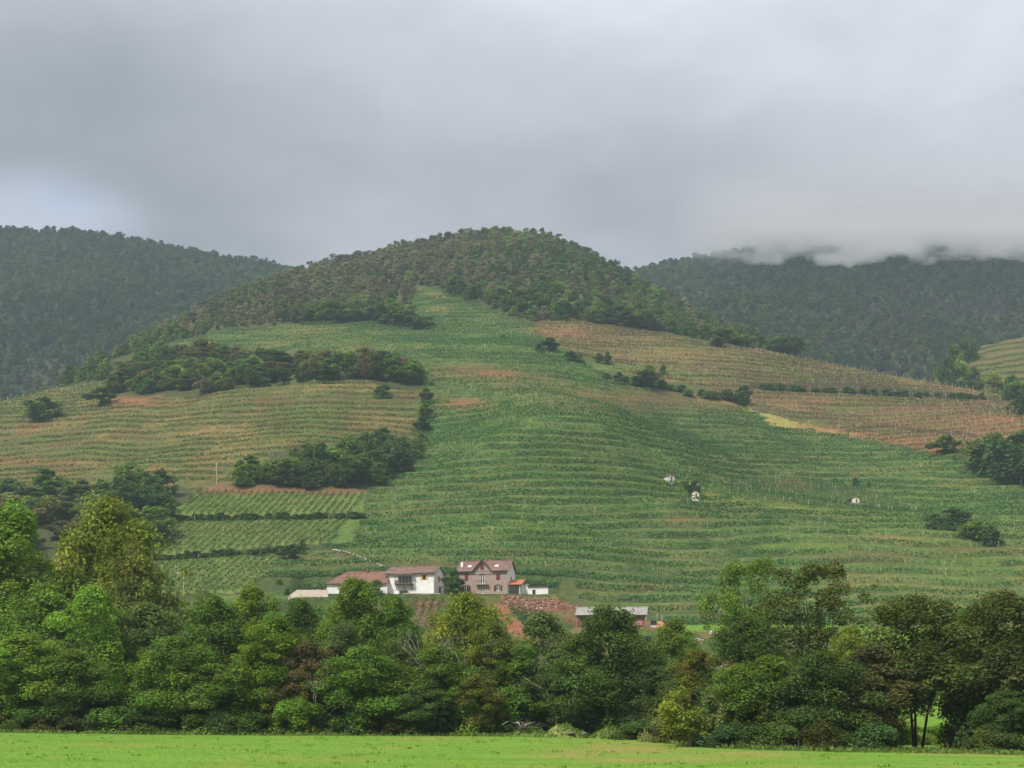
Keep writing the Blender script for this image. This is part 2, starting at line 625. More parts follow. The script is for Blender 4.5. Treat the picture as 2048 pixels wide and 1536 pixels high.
ridge_v = K([(-900, 960), (-300, 850), (0, 800), (100, 775), (200, 722), (300, 664), (450, 592), (600, 538), (700, 519), (800, 494), (900, 475), (1000, 460),
             (1100, 474), (1200, 521), (1300, 572), (1400, 622), (1500, 668), (1600, 710), (1700, 728), (1800, 747), (1900, 762), (2000, 777),
             (2100, 794), (2300, 830), (2950, 960)])
ridge_r = K([(-900, 540), (0, 640), (100, 680), (200, 720), (300, 780), (450, 860), (600, 930), (800, 985), (1000, 1000), (1200, 965), (1400, 890),
             (1600, 815), (1800, 765), (2000, 735), (2300, 700), (2950, 660)])
ridge_z = CZ + (VH - ridge_v) / F * ridge_r
rightness = sstep(1050, 1350, TU)
TZ = np.zeros((len(TU), len(TR)))
for i, u in enumerate(TU):
    w = rightness[i]
    base = -0.2 - 0.0107 * px(u, 110) - 0.35
    rr = [40, 100, 130, 180, 240, 300, 345, 365, ridge_r[i], ridge_r[i] + 60, ridge_r[i] + 400]
    zz = [base, base, base + 0.2 * w, -1.2 * (1 - w) + 0.5 * w, 3.2, CZ + 12 * (1 - w) + 9 * w, CZ + 23 * (1 - w) + 20.5 * w,
          CZ + 29.6 * (1 - w) + 27 * w, ridge_z[i], ridge_z[i] - 4, ridge_z[i] - 150]
    TZ[i] = np.interp(TR, rr, zz)
TZ = gsmooth(gsmooth(TZ, 5, 1), 3, 0)


def bil(tab, ua, ra, u, r):
    fu = np.clip((u - ua[0]) / (ua[1] - ua[0]), 0, len(ua) - 1.001)
    if len(ra) > 2 and abs((ra[2] - ra[1]) - (ra[1] - ra[0])) < 1e-9 and abs((ra[-1] - ra[-2]) - (ra[1] - ra[0])) < 1e-9:
        fr = np.clip((r - ra[0]) / (ra[1] - ra[0]), 0, len(ra) - 1.001)
    else:
        fr = np.clip(np.interp(r, ra, np.arange(len(ra))), 0, len(ra) - 1.001)
    iu, ir = fu.astype(int), fr.astype(int)
    a, b = fu - iu, fr - ir
    return (tab[iu, ir] * (1 - a) * (1 - b) + tab[iu + 1, ir] * a * (1 - b) + tab[iu, ir + 1] * (1 - a) * b + tab[iu + 1, ir + 1] * a * b)


PLAT_Z = CZ + (VH - 1191) / F * 362            # yard of the farm


def smooth_hill(x, y):
    x, y = np.asarray(x, float), np.asarray(y, float)
    u = 1024 + F * x / np.maximum(y, 1)
    z = bil(TZ, TU, TR, u, y)
    m = sstep(385, 460, y) * (1 - .85 * sstep(-150, -20, y - np.interp(u, TU, ridge_r)))
    z = z + m * (fbm(x / 125 + 3, y / 125 + 8, 2) - 0.5) * 30
    z = z + m * (fbm(x / 28 + 9, y / 40 + 2, 2) - 0.5) * 3.2
    z = z + 6.5 * np.exp(-((x - 100) / 34) ** 2 - ((y - 468) / 17) ** 2)          # the knoll with the hut
    z = z + 9.0 * np.exp(-((x - 30) / 55) ** 2 - ((y - 475) / 100) ** 2) * sstep(392, 440, y)      # the bulging middle of the slope
    z = z - 8.0 * np.exp(-((x + 34) / 26) ** 2 - ((y - 480) / 80) ** 2) * sstep(392, 440, y)
    z = z - 2.5 * np.exp(-((x - 86) / 22) ** 2 - ((y - 520) / 45) ** 2)
    z = z + 9.0 * np.exp(-((x - 175) / 42) ** 2 - ((y - 510) / 70) ** 2) * sstep(392, 440, y)
    ax = sstep(-60, -55, x) * (1 - sstep(11, 14, x))
    ay = sstep(353, 357, y) * (1 - sstep(374, 386, y))
    z = z * (1 - ax * ay) + PLAT_Z * ax * ay
    # yard of the open shed
    bx = sstep(13, 17, x) * (1 - sstep(40, 46, x))
    by = sstep(326, 331, y) * (1 - sstep(340, 347, y))
    z = z * (1 - bx * by) + (CZ + (VH - 1254) / F * 333) * bx * by
    return z


DZ = 3.3
GU = np.arange(-900, 2951, 5.0)
GR = np.concatenate([np.arange(56, 340, 2.5), np.arange(340, 770, 0.62), np.arange(770, 1250, 4.0)])
gu, gr = np.meshgrid(GU, GR, indexing='ij')
gx, gy = (gu - 1024) / F * gr, gr
zs = smooth_hill(gx, gy)


def level(x, y, z):
    return z / DZ + (fbm(x / 55 + 31, y / 55 + 4, 3) - 0.5) * 2.6


def pix_v(z, r):
    return VH - F * (z - CZ) / r


gv = pix_v(zs, gr)
ju = (fbm(gx / 9, gy / 9, 3) - 0.5) * 34
jv = (fbm(gx / 9 + 40, gy / 9 + 11, 3) - 0.5) * 16
reg = region(gu + ju, gv + jv)
reg0 = region(gu, gv)
amp = np.zeros_like(zs)
for code, a in ((GREEN, 0.9), (LEFT, 0.6), (RIGHT, 0.4), (LOWER, 0.8)):
    amp[reg0 == code] = a
amp = gsmooth(gsmooth(amp, 2, 0), 3, 1)
amp *= np.maximum(sstep(376, 392, gr), sstep(346, 360, gr) * sstep(16, 26, gx))
L = level(gx, gy, zs)
fr = L - np.floor(L)
stepf = np.where(fr < 0.5, fr * 0.28, 0.14 + sstep(0.5, 0.92, fr) * 0.86)         # tread, then bank
ZF = zs + amp * DZ * (stepf - fr)
ZF = ZF + (fbm(gx / 3.1, gy / 3.1, 2) - 0.5) * 0.5 * sstep(300, 380, gr)
bank = amp * sstep(0.5, 0.66, fr) * (1 - sstep(0.93, 1.0, fr))


def ground(x, y):
    x, y = np.asarray(x, float), np.asarray(y, float)
    return bil(ZF, GU, GR, 1024 + F * x / y, y)


# base colours of the covers; GREEN is darkened with the vines' shade
COL = {FOREST: (0.10, 0.115, 0.05), GREEN: (0.085, 0.14, 0.048), LEFT: (0.165, 0.165, 0.062), RIGHT: (0.225, 0.155, 0.078), YELLOW: (0.42, 0.38, 0.12),
       PLOT: (0.215, 0.30, 0.085), PATHG: (0.15, 0.25, 0.065), MEADOW: (0.21, 0.38, 0.05), KNOLL: (0.085, 0.14, 0.04), SLOPE: (0.095, 0.15, 0.04),
       REDSOIL: (0.36, 0.17, 0.10), SCRUB: (0.12, 0.17, 0.055), BANKBROWN: (0.26, 0.165, 0.09), LOWER: (0.13, 0.185, 0.055)}
colr = np.zeros(zs.shape + (3,))
for k, c in COL.items():
    colr[reg == k] = c
TAN, BRN, RED, BRIGHT = np.array((0.34, 0.25, 0.10)), np.array((0.20, 0.12, 0.07)), np.array((0.40, 0.17, 0.10)), np.array((0.17, 0.26, 0.055))
isv = np.isin(reg, (GREEN, LEFT, RIGHT, LOWER, PLOT, KNOLL, SLOPE))
n1 = fbm(gx / 26 + 5, gy / 13, 4)
n2 = fbm(gx / 11 + 50, gy / 5 + 9, 3)
n3 = fbm(gx / 40 + 80, gy / 30 + 3, 3)


def blend(col, w):
    global colr
    colr = colr * (1 - w[..., None]) + np.asarray(col) * w[..., None]


blend((0.155, 0.255, 0.072), isv * bank * np.where(reg == LEFT, .45, .85) * sstep(0.2, 0.5, n2))                # long grass on the terrace banks
gm = np.where(reg == PLOT, .12, np.where(reg == GREEN, .32, np.where(reg == LOWER, .45, 1.0)))
blend(TAN, isv * gm * sstep(0.54, 0.72, n1) * 0.6)
blend(BRN, isv * gm * sstep(0.56, 0.70, n2) * 0.6)
blend(RED, isv * np.where(reg == RIGHT, 1.0, np.where(reg == LEFT, .45, .2)) * sstep(0.60, 0.72, n3) * sstep(0.42, 0.58, n2) * 0.75)
blend(BRIGHT, isv * sstep(0.56, 0.70, 1 - n1) * 0.5)
# particular bare or dry places
PATCHES = [
        (940, 738, 110, 12, BRN, .8), (1000, 752, 90, 10, RED, .75), (930, 806, 50, 11, RED, .85), (880, 795, 45, 10, BRN, .7), (1180, 795, 120, 18, TAN, .65),
        (1330, 800, 180, 24, BRN, .75), (1450, 806, 70, 16, TAN, .8), (680, 690, 140, 16, TAN, .55), (620, 660, 80, 8, TAN, .5), (870, 590, 30, 8, TAN, .7), (875, 620, 32, 8, TAN, .7),
        (1750, 1112, 95, 12, BRN, .6), (1800, 1075, 110, 8, TAN, .4), (1930, 1100, 70, 8, BRN, .5), (1360, 1036, 45, 7, RED, .55), (1700, 1150, 120, 10, BRN, .3),
        (270, 803, 60, 9, RED, .8), (560, 800, 110, 9, BRN, .5), (90, 925, 100, 7, RED, .5), (420, 865, 90, 9, TAN, .7), (1130, 665, 70, 18, RED, .6), (1350, 705, 130, 10, TAN, .6),
        (1480, 700, 90, 6, BRN, .6), (1950, 775, 60, 10, RED, .8), (1960, 850, 110, 30, RED, .5), (1800, 845, 100, 18, BRN, .55), (1600, 800, 130, 8, RED, .3), (980, 1100, 120, 8, BRN, .4),
        (850, 1012, 90, 8, TAN, .4), (1050, 1130, 140, 6, BRN, .4), (870, 1125, 60, 7, BRN, .8), (620, 1112, 40, 8, BRN, .7), (1300, 1175, 40, 7, RED, .5), (1370, 1210, 60, 7, TAN, .5),
        (1420, 1235, 40, 10, BRN, .6), (760, 965, 60, 8, TAN, .5), (470, 985, 60, 6, RED, .4), (1230, 735, 80, 8, BRIGHT, .8), (1750, 940, 100, 7, TAN, .4), (1930, 965, 70, 8, TAN, .5), (1230, 815, 110, 9, BRN, .6), (1010, 775, 70, 8, BRN, .7), (1110, 770, 60, 8, TAN, .6)]
for (u, v, ru, rv, c, s) in PATCHES:
    w = np.exp(-(((gu + ju * .6 - u) / ru) ** 2 + ((gv + jv * .5 - v) / rv) ** 2)) * s * np.clip(0.35 + 1.3 * n2, 0, 1)
    blend(c, np.where((gr > 280), w, 0))


def pathline(pts, width, c, s):
    """a strip along a line of pixels on the hill, its width in metres"""
    d = np.full(zs.shape, 1e9)
    for (u0, v0), (u1, v1) in zip(pts[:-1], pts[1:]):
        du, dv = u1 - u0, (v1 - v0)
        t = np.clip(((gu - u0) * du + (gv - v0) * dv) / (du * du + dv * dv), 0, 1)
        d = np.minimum(d, np.hypot(gu - u0 - t * du, (gv - v0 - t * dv)) * gr / F)
    blend(c, np.where(gr > 280, s * (1 - sstep(width * .5, width, d)), 0))


pathline([(1320, 998), (1385, 990), (1420, 994), (1550, 1008), (1640, 1022), (1850, 1034)], 1.6, (0.22, 0.28, 0.07), .85)
pathline([(1580, 910), (1450, 945), (1350, 962), (1200, 965)], 1.0, (0.20, 0.23, 0.06), .5)
pathline([(1500, 772), (1640, 768), (1760, 776), (1880, 790), (2000, 800)], 2.2, (0.10, 0.075, 0.05), .9)
pathline([(2000, 800), (1900, 812), (1780, 822), (1690, 830)], 1.6, (0.26, 0.13, 0.09), .7)
pathline([(1680, 862), (1760, 850), (1860, 862), (1950, 868)], 1.0, (0.12, 0.07, 0.05), .8)
pathline([(1890, 920), (1800, 935), (1700, 950)], 1.0, (0.24, 0.22, 0.09), .7)
pathline([(1600, 855), (1740, 872), (1850, 888), (1940, 905)], 2.2, (0.36, 0.17, 0.09), .6)
pathline([(1550, 1045), (1585, 1100), (1592, 1160), (1580, 1220)], 2.0, (0.14, 0.24, 0.055), .7)
pathline([(645, 1098), (670, 1100), (720, 1115), (772, 1136)], 1.0, (0.20, 0.14, 0.09), .7)
colr *= 0.62
colr *= (0.86 + 0.28 * fbm(gx / 2.2, gy / 2.2, 2))[..., None]

nu, nr = gu.shape
ii = np.arange(nu * nr).reshape(nu, nr)
quads = np.stack([ii[:-1, :-1], ii[1:, :-1], ii[1:, 1:], ii[:-1, 1:]], -1).reshape(-1, 4)
add('hillside', mesh_np('hillside', np.stack([gx, gy, ZF], -1).reshape(-1, 3), quads, attrs={'cover': colr.reshape(-1, 3)}, mat=M['hill'], smooth=True), kind='structure')


# ------------------------------------------------------------------ the mountains behind
def mountain(name, knots, base_r, base_v, r_top, seed):
    k = np.array(knots, float)
    uu = np.arange(-900, 2951, 25.0)
    rr = np.arange(base_r, r_top + 350, 14.0)
    tv = gsmooth(np.interp(uu, k[:, 0], k[:, 1]), 2, 0)
    a, b = np.meshgrid(uu, rr, indexing='ij')
    x, y = (a - 1024) / F * b, b
    ztop = CZ + (VH - tv) / F * r_top
    zb = CZ + (VH - base_v) / F * base_r
    t = np.clip((b - base_r) / (r_top - base_r), 0, 1)
    z = zb + (ztop[:, None] - zb) * t ** 0.92 - np.maximum(b - r_top, 0) * 0.35
    z += (fbm(x / 170 + seed, y / 170, 4) - 0.5) * 60 * np.sin(np.pi * np.clip(t, 0, 1)) + (fbm(x / 45 + seed, y / 45, 2) - .5) * 8
    i2 = np.arange(a.size).reshape(a.shape)
    q = np.stack([i2[:-1, :-1], i2[1:, :-1], i2[1:, 1:], i2[:-1, 1:]], -1).reshape(-1, 4)
    col = np.tile((0.05, 0.055, 0.032), (a.size, 1))
    add(name, mesh_np(name, np.stack([x, y, z], -1).reshape(-1, 3), q, attrs={'cover': col}, mat=M['hill'], smooth=True), kind='structure')
    return uu, rr, z


MT1 = mountain('mountain', [(-900, 470), (-200, 452), (0, 459), (100, 461), (200, 470), (300, 487), (400, 506), (500, 523), (580, 535), (800, 640), (1000, 800), (2950, 1100)],
               880, 1010, 1480, 11)
MT2 = mountain('mountain', [(-900, 1100), (900, 800), (1120, 580), (1250, 541), (1330, 538), (1400, 518), (1500, 500), (1700, 482), (2048, 472), (2400, 462), (2950, 462)],
               900, 940, 1500, 27)


def mt_ground(mt, x, y):
    return bil(mt[2], mt[0], mt[1], 1024 + F * np.asarray(x) / np.asarray(y), np.asarray(y))


# the vineyard spur at the foot of the far mountain
su, sr = np.meshgrid(np.arange(1840, 2700, 8.0), np.arange(760, 1000, 2.0), indexing='ij')
sx, sy = (su - 1024) / F * sr, sr
spv = np.interp(su, [1840, 1900, 1960, 2048, 2200, 2700], [800, 712, 692, 672, 650, 640])
szt = CZ + (VH - spv) / F * 880
sz0 = CZ + (VH - 800) / F * 760
st = np.clip((sr - 760) / 120, 0, 1)
szz = sz0 + (szt - sz0) * st - np.maximum(sr - 880, 0) * 0.5
lv = szz / DZ
lf = lv - np.floor(lv)
szz = szz + 0.6 * DZ * (np.where(lf < .5, lf * .28, .14 + sstep(.5, .92, lf) * .86) - lf)
sc = np.zeros(su.shape + (3,)) + np.array((0.085, 0.095, 0.036))
w_ = sstep(.45, .65, fbm(sx / 18, sy / 9, 3))[..., None]
sc = sc * (1 - w_) + np.array((0.15, 0.10, 0.055)) * w_
w_ = (sstep(.48, .6, lf) * (1 - sstep(.9, 1, lf)))[..., None] * .6
sc = sc * (1 - w_) + np.array((0.12, 0.13, 0.045)) * w_
i3 = np.arange(su.size).reshape(su.shape)
add('terraced_spur', mesh_np('terraced_spur', np.stack([sx, sy, szz], -1).reshape(-1, 3),
    np.stack([i3[:-1, :-1], i3[1:, :-1], i3[1:, 1:], i3[:-1, 1:]], -1).reshape(-1, 4), attrs={'cover': sc.reshape(-1, 3)}, mat=M['hill'], smooth=True), kind='structure')


def spur_ground(u, r):
    return bil(szz, su[:, 0], sr[0], np.asarray(u, float), np.asarray(r, float))


# ------------------------------------------------------------------ the mown field
def field_z(x, y):
    return -0.2 - 0.0107 * np.asarray(x) + (fbm(np.asarray(x) / 30 + 4, np.asarray(y) / 30 + 3, 2) - .5) * 0.35 * sstep(40, 70, y)


EDGE = np.array([(-900, 124), (0, 122), (600, 120), (1000, 119), (1180, 117), (1270, 112), (1350, 101), (1420, 95), (1500, 90), (1700, 86), (2048, 84), (2950, 84)], float)


def edge_r(u):
    return np.interp(u, EDGE[:, 0], EDGE[:, 1])


fu = np.concatenate([np.arange(-900, 2951, 12.0)])
ft = np.linspace(0, 1, 150)
fa, fb = np.meshgrid(fu, ft, indexing='ij')
fer = edge_r(fa) + (fbm(fa / 60, fa * 0 + 3, 3) - .5) * 2.2
fy = 22 + (fer - 22) * fb
fx = (fa - 1024) / F * fy
fz = field_z(fx, fy) - sstep(.975, 1.0, fb) * 0.25
g0, g1, g2 = np.array((0.115, 0.235, 0.028)), np.array((0.172, 0.315, 0.045)), np.array((0.27, 0.24, 0.075))
w1 = np.clip(1.7 * (.55 * fbm(fx / 9 + 3, fy / 3, 4) + .45 * fbm(fx / 2.5 + 13, fy / 1.8, 3)) - .35, 0, 1)[..., None]
fc = g0 * (1 - w1) + g1 * w1
dry = sstep(.53, .68, fbm(fx / 7 + 60, fy / 6 + 2, 4)) * sstep(-5, 14, fx) * 0.75 + sstep(.6, .75, fbm(fx / 4 + 10, fy / 5 + 21, 3)) * 0.35
for (u, v, ru, rv, s) in [(1260, 1497, 110, 9, 1.0), (1150, 1508, 90, 6, .7), (1470, 1512, 140, 6, .6), (860, 1476, 90, 4, .6), (1230, 1521, 80, 5, .8), (300, 1490, 120, 5, .35), (650, 1520, 130, 5, .35)]:
    vv = VH - F * (fz - CZ) / fy
    dry = dry + s * np.exp(-((fa - u) / ru) ** 2 - ((vv - v) / rv) ** 2) * (0.3 + 1.2 * fbm(fx / 2.5, fy / 2.5 + 7, 3))
dry = np.clip(dry + sstep(.985, 1, fb) * .5, 0, 1)[..., None]
fc = fc * (1 - dry) + g2 * dry
i4 = np.arange(fa.size).reshape(fa.shape)
add('field', mesh_np('field', np.stack([fx, fy, fz], -1).reshape(-1, 3), np.stack([i4[:-1, :-1], i4[1:, :-1], i4[1:, 1:], i4[:-1, 1:]], -1).reshape(-1, 4),
                     attrs={'cover': fc.reshape(-1, 3)}, mat=M['field'], smooth=True), kind='structure')
nb = MB()
nb.poly([(-400, -120, -0.45), (400, -120, -0.45), (400, 23, -0.55), (-400, 23, -0.45)])
add('ground', nb.mesh('ground', M['field']), kind='structure')
at = bpy.data.objects['ground'].data.attributes.new('cover', 'FLOAT_COLOR', 'POINT')
for d in at.data:
    d.color = (0.12, 0.225, 0.026, 1)


def cards(cen, nor, a, b, tint, spin=None):
    """one four-cornered leaf per centre"""
    n = len(cen)
    nor = nor / np.maximum(np.linalg.norm(nor, axis=1, keepdims=True), 1e-6)
    ref = rng.normal(size=(n, 3)) if spin is None else spin
    t = np.cross(nor, ref)
    t /= np.maximum(np.linalg.norm(t, axis=1, keepdims=True), 1e-6)
    s = np.cross(nor, t)
    a, b = np.reshape(a, (-1, 1)), np.reshape(b, (-1, 1))
    v = np.stack([cen + t * a, cen + s * b + t * a * .15, cen - t * a, cen - s * b + t * a * .15], 1).reshape(-1, 3)
    q = np.arange(4 * n).reshape(n, 4)
    return v, q, np.repeat(tint, 4, 0)


# grass blades of the field
ng = 45000
gyy = np.sqrt(rng.random(ng) * (123.0 ** 2 - 44.0 ** 2) + 44.0 ** 2)
gxx = (rng.random(ng) * 2300 - 1150) / F * gyy
ok = gyy < edge_r(1024 + F * gxx / gyy) - 0.2
gxx, gyy = gxx[ok], gyy[ok]
hh = 0.025 + 0.04 * rng.random(len(gxx)) ** 3
cc = np.stack([gxx, gyy, field_z(gxx, gyy) + hh * .45], 1)
tn = np.array((0.16, 0.31, 0.034)) * (0.85 + 0.3 * rng.random((len(gxx), 1)))
dryb = rng.random(len(gxx)) < 0.10
tn[dryb] = np.array((0.23, 0.25, 0.06))
nn = np.stack([rng.normal(size=len(gxx)) * .5, -np.ones(len(gxx)), rng.normal(size=len(gxx)) * .5 + .5], 1)
v_, q_, t_ = cards(cc, nn, hh * .55, hh * .5, tn, spin=np.tile((1.0, .1, 0), (len(gxx), 1)))
add('grass', mesh_np('grass', v_, q_, attrs={'tint': t_}, mat=M['leaf_mesh']), kind='stuff', label='short bright green grass on the mown field', cat='grass')


# taller tufts the mower left
m = 700
ty = np.sqrt(rng.random(m) * (118.0 ** 2 - 46.0 ** 2) + 46.0 ** 2)
tx = (rng.random(m) * 2200 - 1100) / F * ty
keep = (ty < edge_r(1024 + F * tx / ty) - 1) & (fbm(tx / 6, ty / 6, 3) > .5)
tx, ty = np.repeat(tx[keep], 7), np.repeat(ty[keep], 7)
m = len(tx)
tx, ty = tx + rng.normal(size=m) * .14, ty + rng.normal(size=m) * .14
th = rng.uniform(.05, .15, m)
v_, q_, t_ = cards(np.stack([tx, ty, field_z(tx, ty) + th * .45], 1), np.stack([rng.normal(size=m) * .7, -np.ones(m), rng.normal(size=m) * .4 + .4], 1), th * .6, th * .35,
                   np.array((0.135, 0.265, 0.036)) * rng.uniform(.8, 1.25, (m, 1)), spin=np.tile((1.0, .1, 0), (m, 1)) + rng.normal(size=(m, 3)) * .25)
add('grass', mesh_np('grass', v_, q_, attrs={'tint': t_}, mat=M['leaf_mesh']), kind='stuff', label='taller darker grass tufts left standing on the mown field', cat='grass')


# ------------------------------------------------------------------ trees
def tree_parts(seed, H, W, cb, shape, nclump, nleaf, leaf, csize=0.16, limbs=12, lean=0.0, bark='bark', trunk_r=0.017, stems=1, flat=0.8, gap=0.0, sides=6):
    """meshes (trunk with its limbs, crown of leaves) of one tree of height H, crown width W, crown starting at the fraction cb"""
    g = np.random.default_rng(seed)
    ph = g.random(6) * 6.28
    lob = g.random(3) * 0.22 + 0.05

    def env(t, th):
        if shape == 'round':
            e = np.sin(np.pi * np.clip(t, 0.03, 1) ** 0.85) ** 0.65
        elif shape == 'cone':
            e = np.clip(1.05 * (1 - t) ** 0.75, 0, 1) * np.clip(t * 6 + .35, 0, 1)
        elif shape == 'vase':
            e = np.sin(np.pi * np.clip(t * .88 + .07, 0, 1) ** 1.35) ** 0.7
        else:
            e = np.sqrt(np.clip(1 - t ** 2.2, 0, 1)) * np.clip(t * 4 + .6, 0, 1)      # dome
        return e * (1 + lob[0] * np.sin(th * 2 + ph[0]) + lob[1] * np.sin(th * 3 + ph[1] + t * 4) + lob[2] * np.sin(th * 5 + ph[2] - t * 7))

    t = g.random(nclump) ** 0.85
    th = g.random(nclump) * 2 * np.pi
    rad = env(t, th) * W / 2 * np.clip(g.random(nclump) ** 0.42, 0.15, 1) * np.where(g.random(nclump) < .14, 1.22, 1)
    cz = H * (cb + (1 - cb) * t * 0.97)
    cen = np.stack([np.cos(th) * rad + lean * cz, np.sin(th) * rad, cz], 1)
    if gap:
        keep = g.random(nclump) > gap
        cen = cen[keep]
    cs = csize * W * (0.42 + 1.0 * g.random(len(cen)) ** 1.4) * (1.05 - 0.35 * (cen[:, 2] / H))
    ctint = 0.70 + 0.65 * g.random((len(cen), 1))
    chue = g.normal(size=(len(cen), 1)) * 0.06
    per = np.maximum(4, (nleaf * cs ** 2 / np.sum(cs ** 2)).astype(int))
    idx = np.repeat(np.arange(len(cen)), per)
    n = len(idx)
    d = g.normal(size=(n, 3))
    d[:, 2] = d[:, 2] * .8 + .35
    d /= np.linalg.norm(d, axis=1, keepdims=True)
    rr_ = (0.35 + 0.72 * g.random(n) ** 0.5) * (1 + .35 * g.random(n) ** 6)
    pos = cen[idx] + d * np.stack([np.ones(n), np.ones(n), np.full(n, flat)], 1) * (cs[idx] * rr_)[:, None]
    pos[:, 2] -= (np.abs(d[:, 0]) + np.abs(d[:, 1])) * cs[idx] * .12
    nor = d * .55 + np.array((0, 0, .75)) + g.normal(size=(n, 3)) * .45
    lt = ctint[idx] * (0.8 + .4 * g.random((n, 1)))
    tint = lt * np.concatenate([1 + chue[idx] * 1.4, np.ones((n, 1)), 1 - chue[idx]], 1)
    sz = leaf * (.6 + .8 * g.random(n))
    pos[:, 2] = np.maximum(pos[:, 2], 0.15)
    v, q, tt = cards(pos, nor, sz, sz * .55, tint)
    crown = mesh_np('crown', v, q, attrs={'tint': tt}, mat=M['leaf'])
    tb = MB()
    top = H * (cb + (1 - cb) * 0.72)
    for s in range(stems):
        a = 2 * math.pi * s / max(stems, 1) + ph[3]
        spread = 0.0 if stems == 1 else W * 0.09
        base = Vector((math.cos(a) * spread * .3, math.sin(a) * spread * .3, -0.4))
        pts, rads = [], []
        for k in range(7):
            f = k / 6
            wob = Vector((g.normal() * .012 * H, g.normal() * .012 * H, 0)) * f
            p = base + Vector((math.cos(a) * spread * f * 1.5 + lean * top * f, math.sin(a) * spread * f * 1.5, (top + .4) * f)) + wob
            pts.append(p)
            rads.append(H * trunk_r / math.sqrt(stems) * (1.12 - .9 * f))
        tb.tube(pts, rads, sides)
        if limbs:
            pick = g.choice(len(cen), size=min(limbs // stems + 1, len(cen)), replace=False)
            for c in pick:
                e = Vector(cen[c])
                f = min(0.92, max(0.18, (e.z / top) * 0.62))
                i0 = min(5, int(f * 6))
                s0 = pts[i0].lerp(pts[i0 + 1], f * 6 - i0)
                mid = s0.lerp(e, .5) + Vector((0, 0, .06 * (e - s0).length))
                r0 = H * trunk_r * .42 * (1.1 - f)
                tb.tube([s0, mid, e], [r0, r0 * .6, r0 * .25], 4)
    trunk = tb.mesh('trunk', M[bark], True)
    return trunk, crown


LEAF = {'bright': (0.175, 0.275, 0.038), 'yellow': (0.205, 0.24, 0.036), 'mid': (0.132, 0.21, 0.038), 'dark': (0.085, 0.138, 0.036), 'grey': (0.14, 0.185, 0.062),
        'olive': (0.155, 0.17, 0.038), 'brown': (0.15, 0.12, 0.055), 'blue': (0.078, 0.132, 0.044), 'pale': (0.20, 0.225, 0.09), 'rust': (0.18, 0.135, 0.075), 'deep': (0.098, 0.118, 0.032), 'russet': (0.125, 0.108, 0.045)}

# near trees: a few growth forms, each tree scaled, turned and coloured for itself
WORD = {'bright': 'bright green', 'yellow': 'yellow-green', 'mid': 'mid green', 'dark': 'dark green', 'grey': 'grey-green', 'olive': 'olive', 'brown': 'brown', 'blue': 'bluish dark green',
        'pale': 'pale green', 'rust': 'rusty brown', 'deep': 'deep olive green', 'russet': 'russet green'}
FORMS = {
    'broad': tree_parts(1, 16, 11, .17, 'dome', 170, 30000, .165, .14, 14),
    'round': tree_parts(2, 16, 10, .20, 'round', 160, 28000, .165, .14, 14),
    'tall': tree_parts(3, 19, 9, .15, 'round', 190, 28000, .165, .14, 14),
    'open': tree_parts(4, 18, 9, .30, 'vase', 95, 13000, .15, .13, 26, trunk_r=.011, stems=4),
    'cone': tree_parts(5, 17, 10, .09, 'dome', 180, 30000, .16, .14, 12),
    'ash': tree_parts(6, 15, 8, .18, 'dome', 95, 18000, .16, .17, 16, bark='pale_bark', trunk_r=.012),
    'grove': tree_parts(11, 16, 11, .32, 'dome', 150, 26000, .165, .14, 16, stems=3, trunk_r=.013),
    'leaning': tree_parts(8, 6, 4.6, .25, 'dome', 40, 3800, .15, .2, 14, lean=-.18, bark='pale_bark', trunk_r=.016),
    'bush': tree_parts(9, 3.2, 5, .0, 'dome', 48, 8000, .12, .17, 6),
    'shrub': tree_parts(10, 2.4, 3.2, .0, 'round', 28, 4200, .11, .2, 6),
    'willow': tree_parts(12, 5, 3.0, .02, 'vase', 40, 3800, .13, .17, 20, stems=5, trunk_r=.008, flat=1.5),
}
FDIM = {'broad': (16, 11), 'round': (16, 10), 'tall': (19, 9), 'open': (18, 9), 'cone': (17, 10), 'ash': (15, 8), 'grove': (16, 11), 'leaning': (6, 4.6), 'bush': (3.2, 5), 'shrub': (2.4, 3.2), 'willow': (5, 3.0)}


def place_tree(name, form, u, r, vtop, wpx, col, label, cat='tree', group=None, zg=None, seed=0, forms=None, dims=None):
    """tree standing on the land at distance r in the direction of pixel column u; its height and width come from the pixels it spans there"""
    forms, dims = forms or FORMS, dims or FDIM
    x = px(u, r)
    z = float(np.atleast_1d(ground(np.array([x]), np.array([float(r)])))[0]) if zg is None else zg
    Hm = max(0.8, CZ + (VH - vtop) / F * r - z)
    Wm = wpx / F * r
    H0, W0 = dims[form]
    g = random.Random(int(u * 7 + r * 13 + seed))
    o = empty(name, (x, r, z - 0.05), g.random() * 6.28 if form != 'leaning' else 0.0, label, cat, group)
    o.scale = (Wm / W0 * 1.02, Wm / W0 * 1.02, Hm / H0)
    c = LEAF[col]
    k = g.uniform(.88, 1.14)
    c = tuple(max(0.0, a * k * g.uniform(.93, 1.07)) for a in c)
    tr, cr = forms[form]
    add('trunk', tr, o)
    add('crown', cr, o, color=c)
    return o


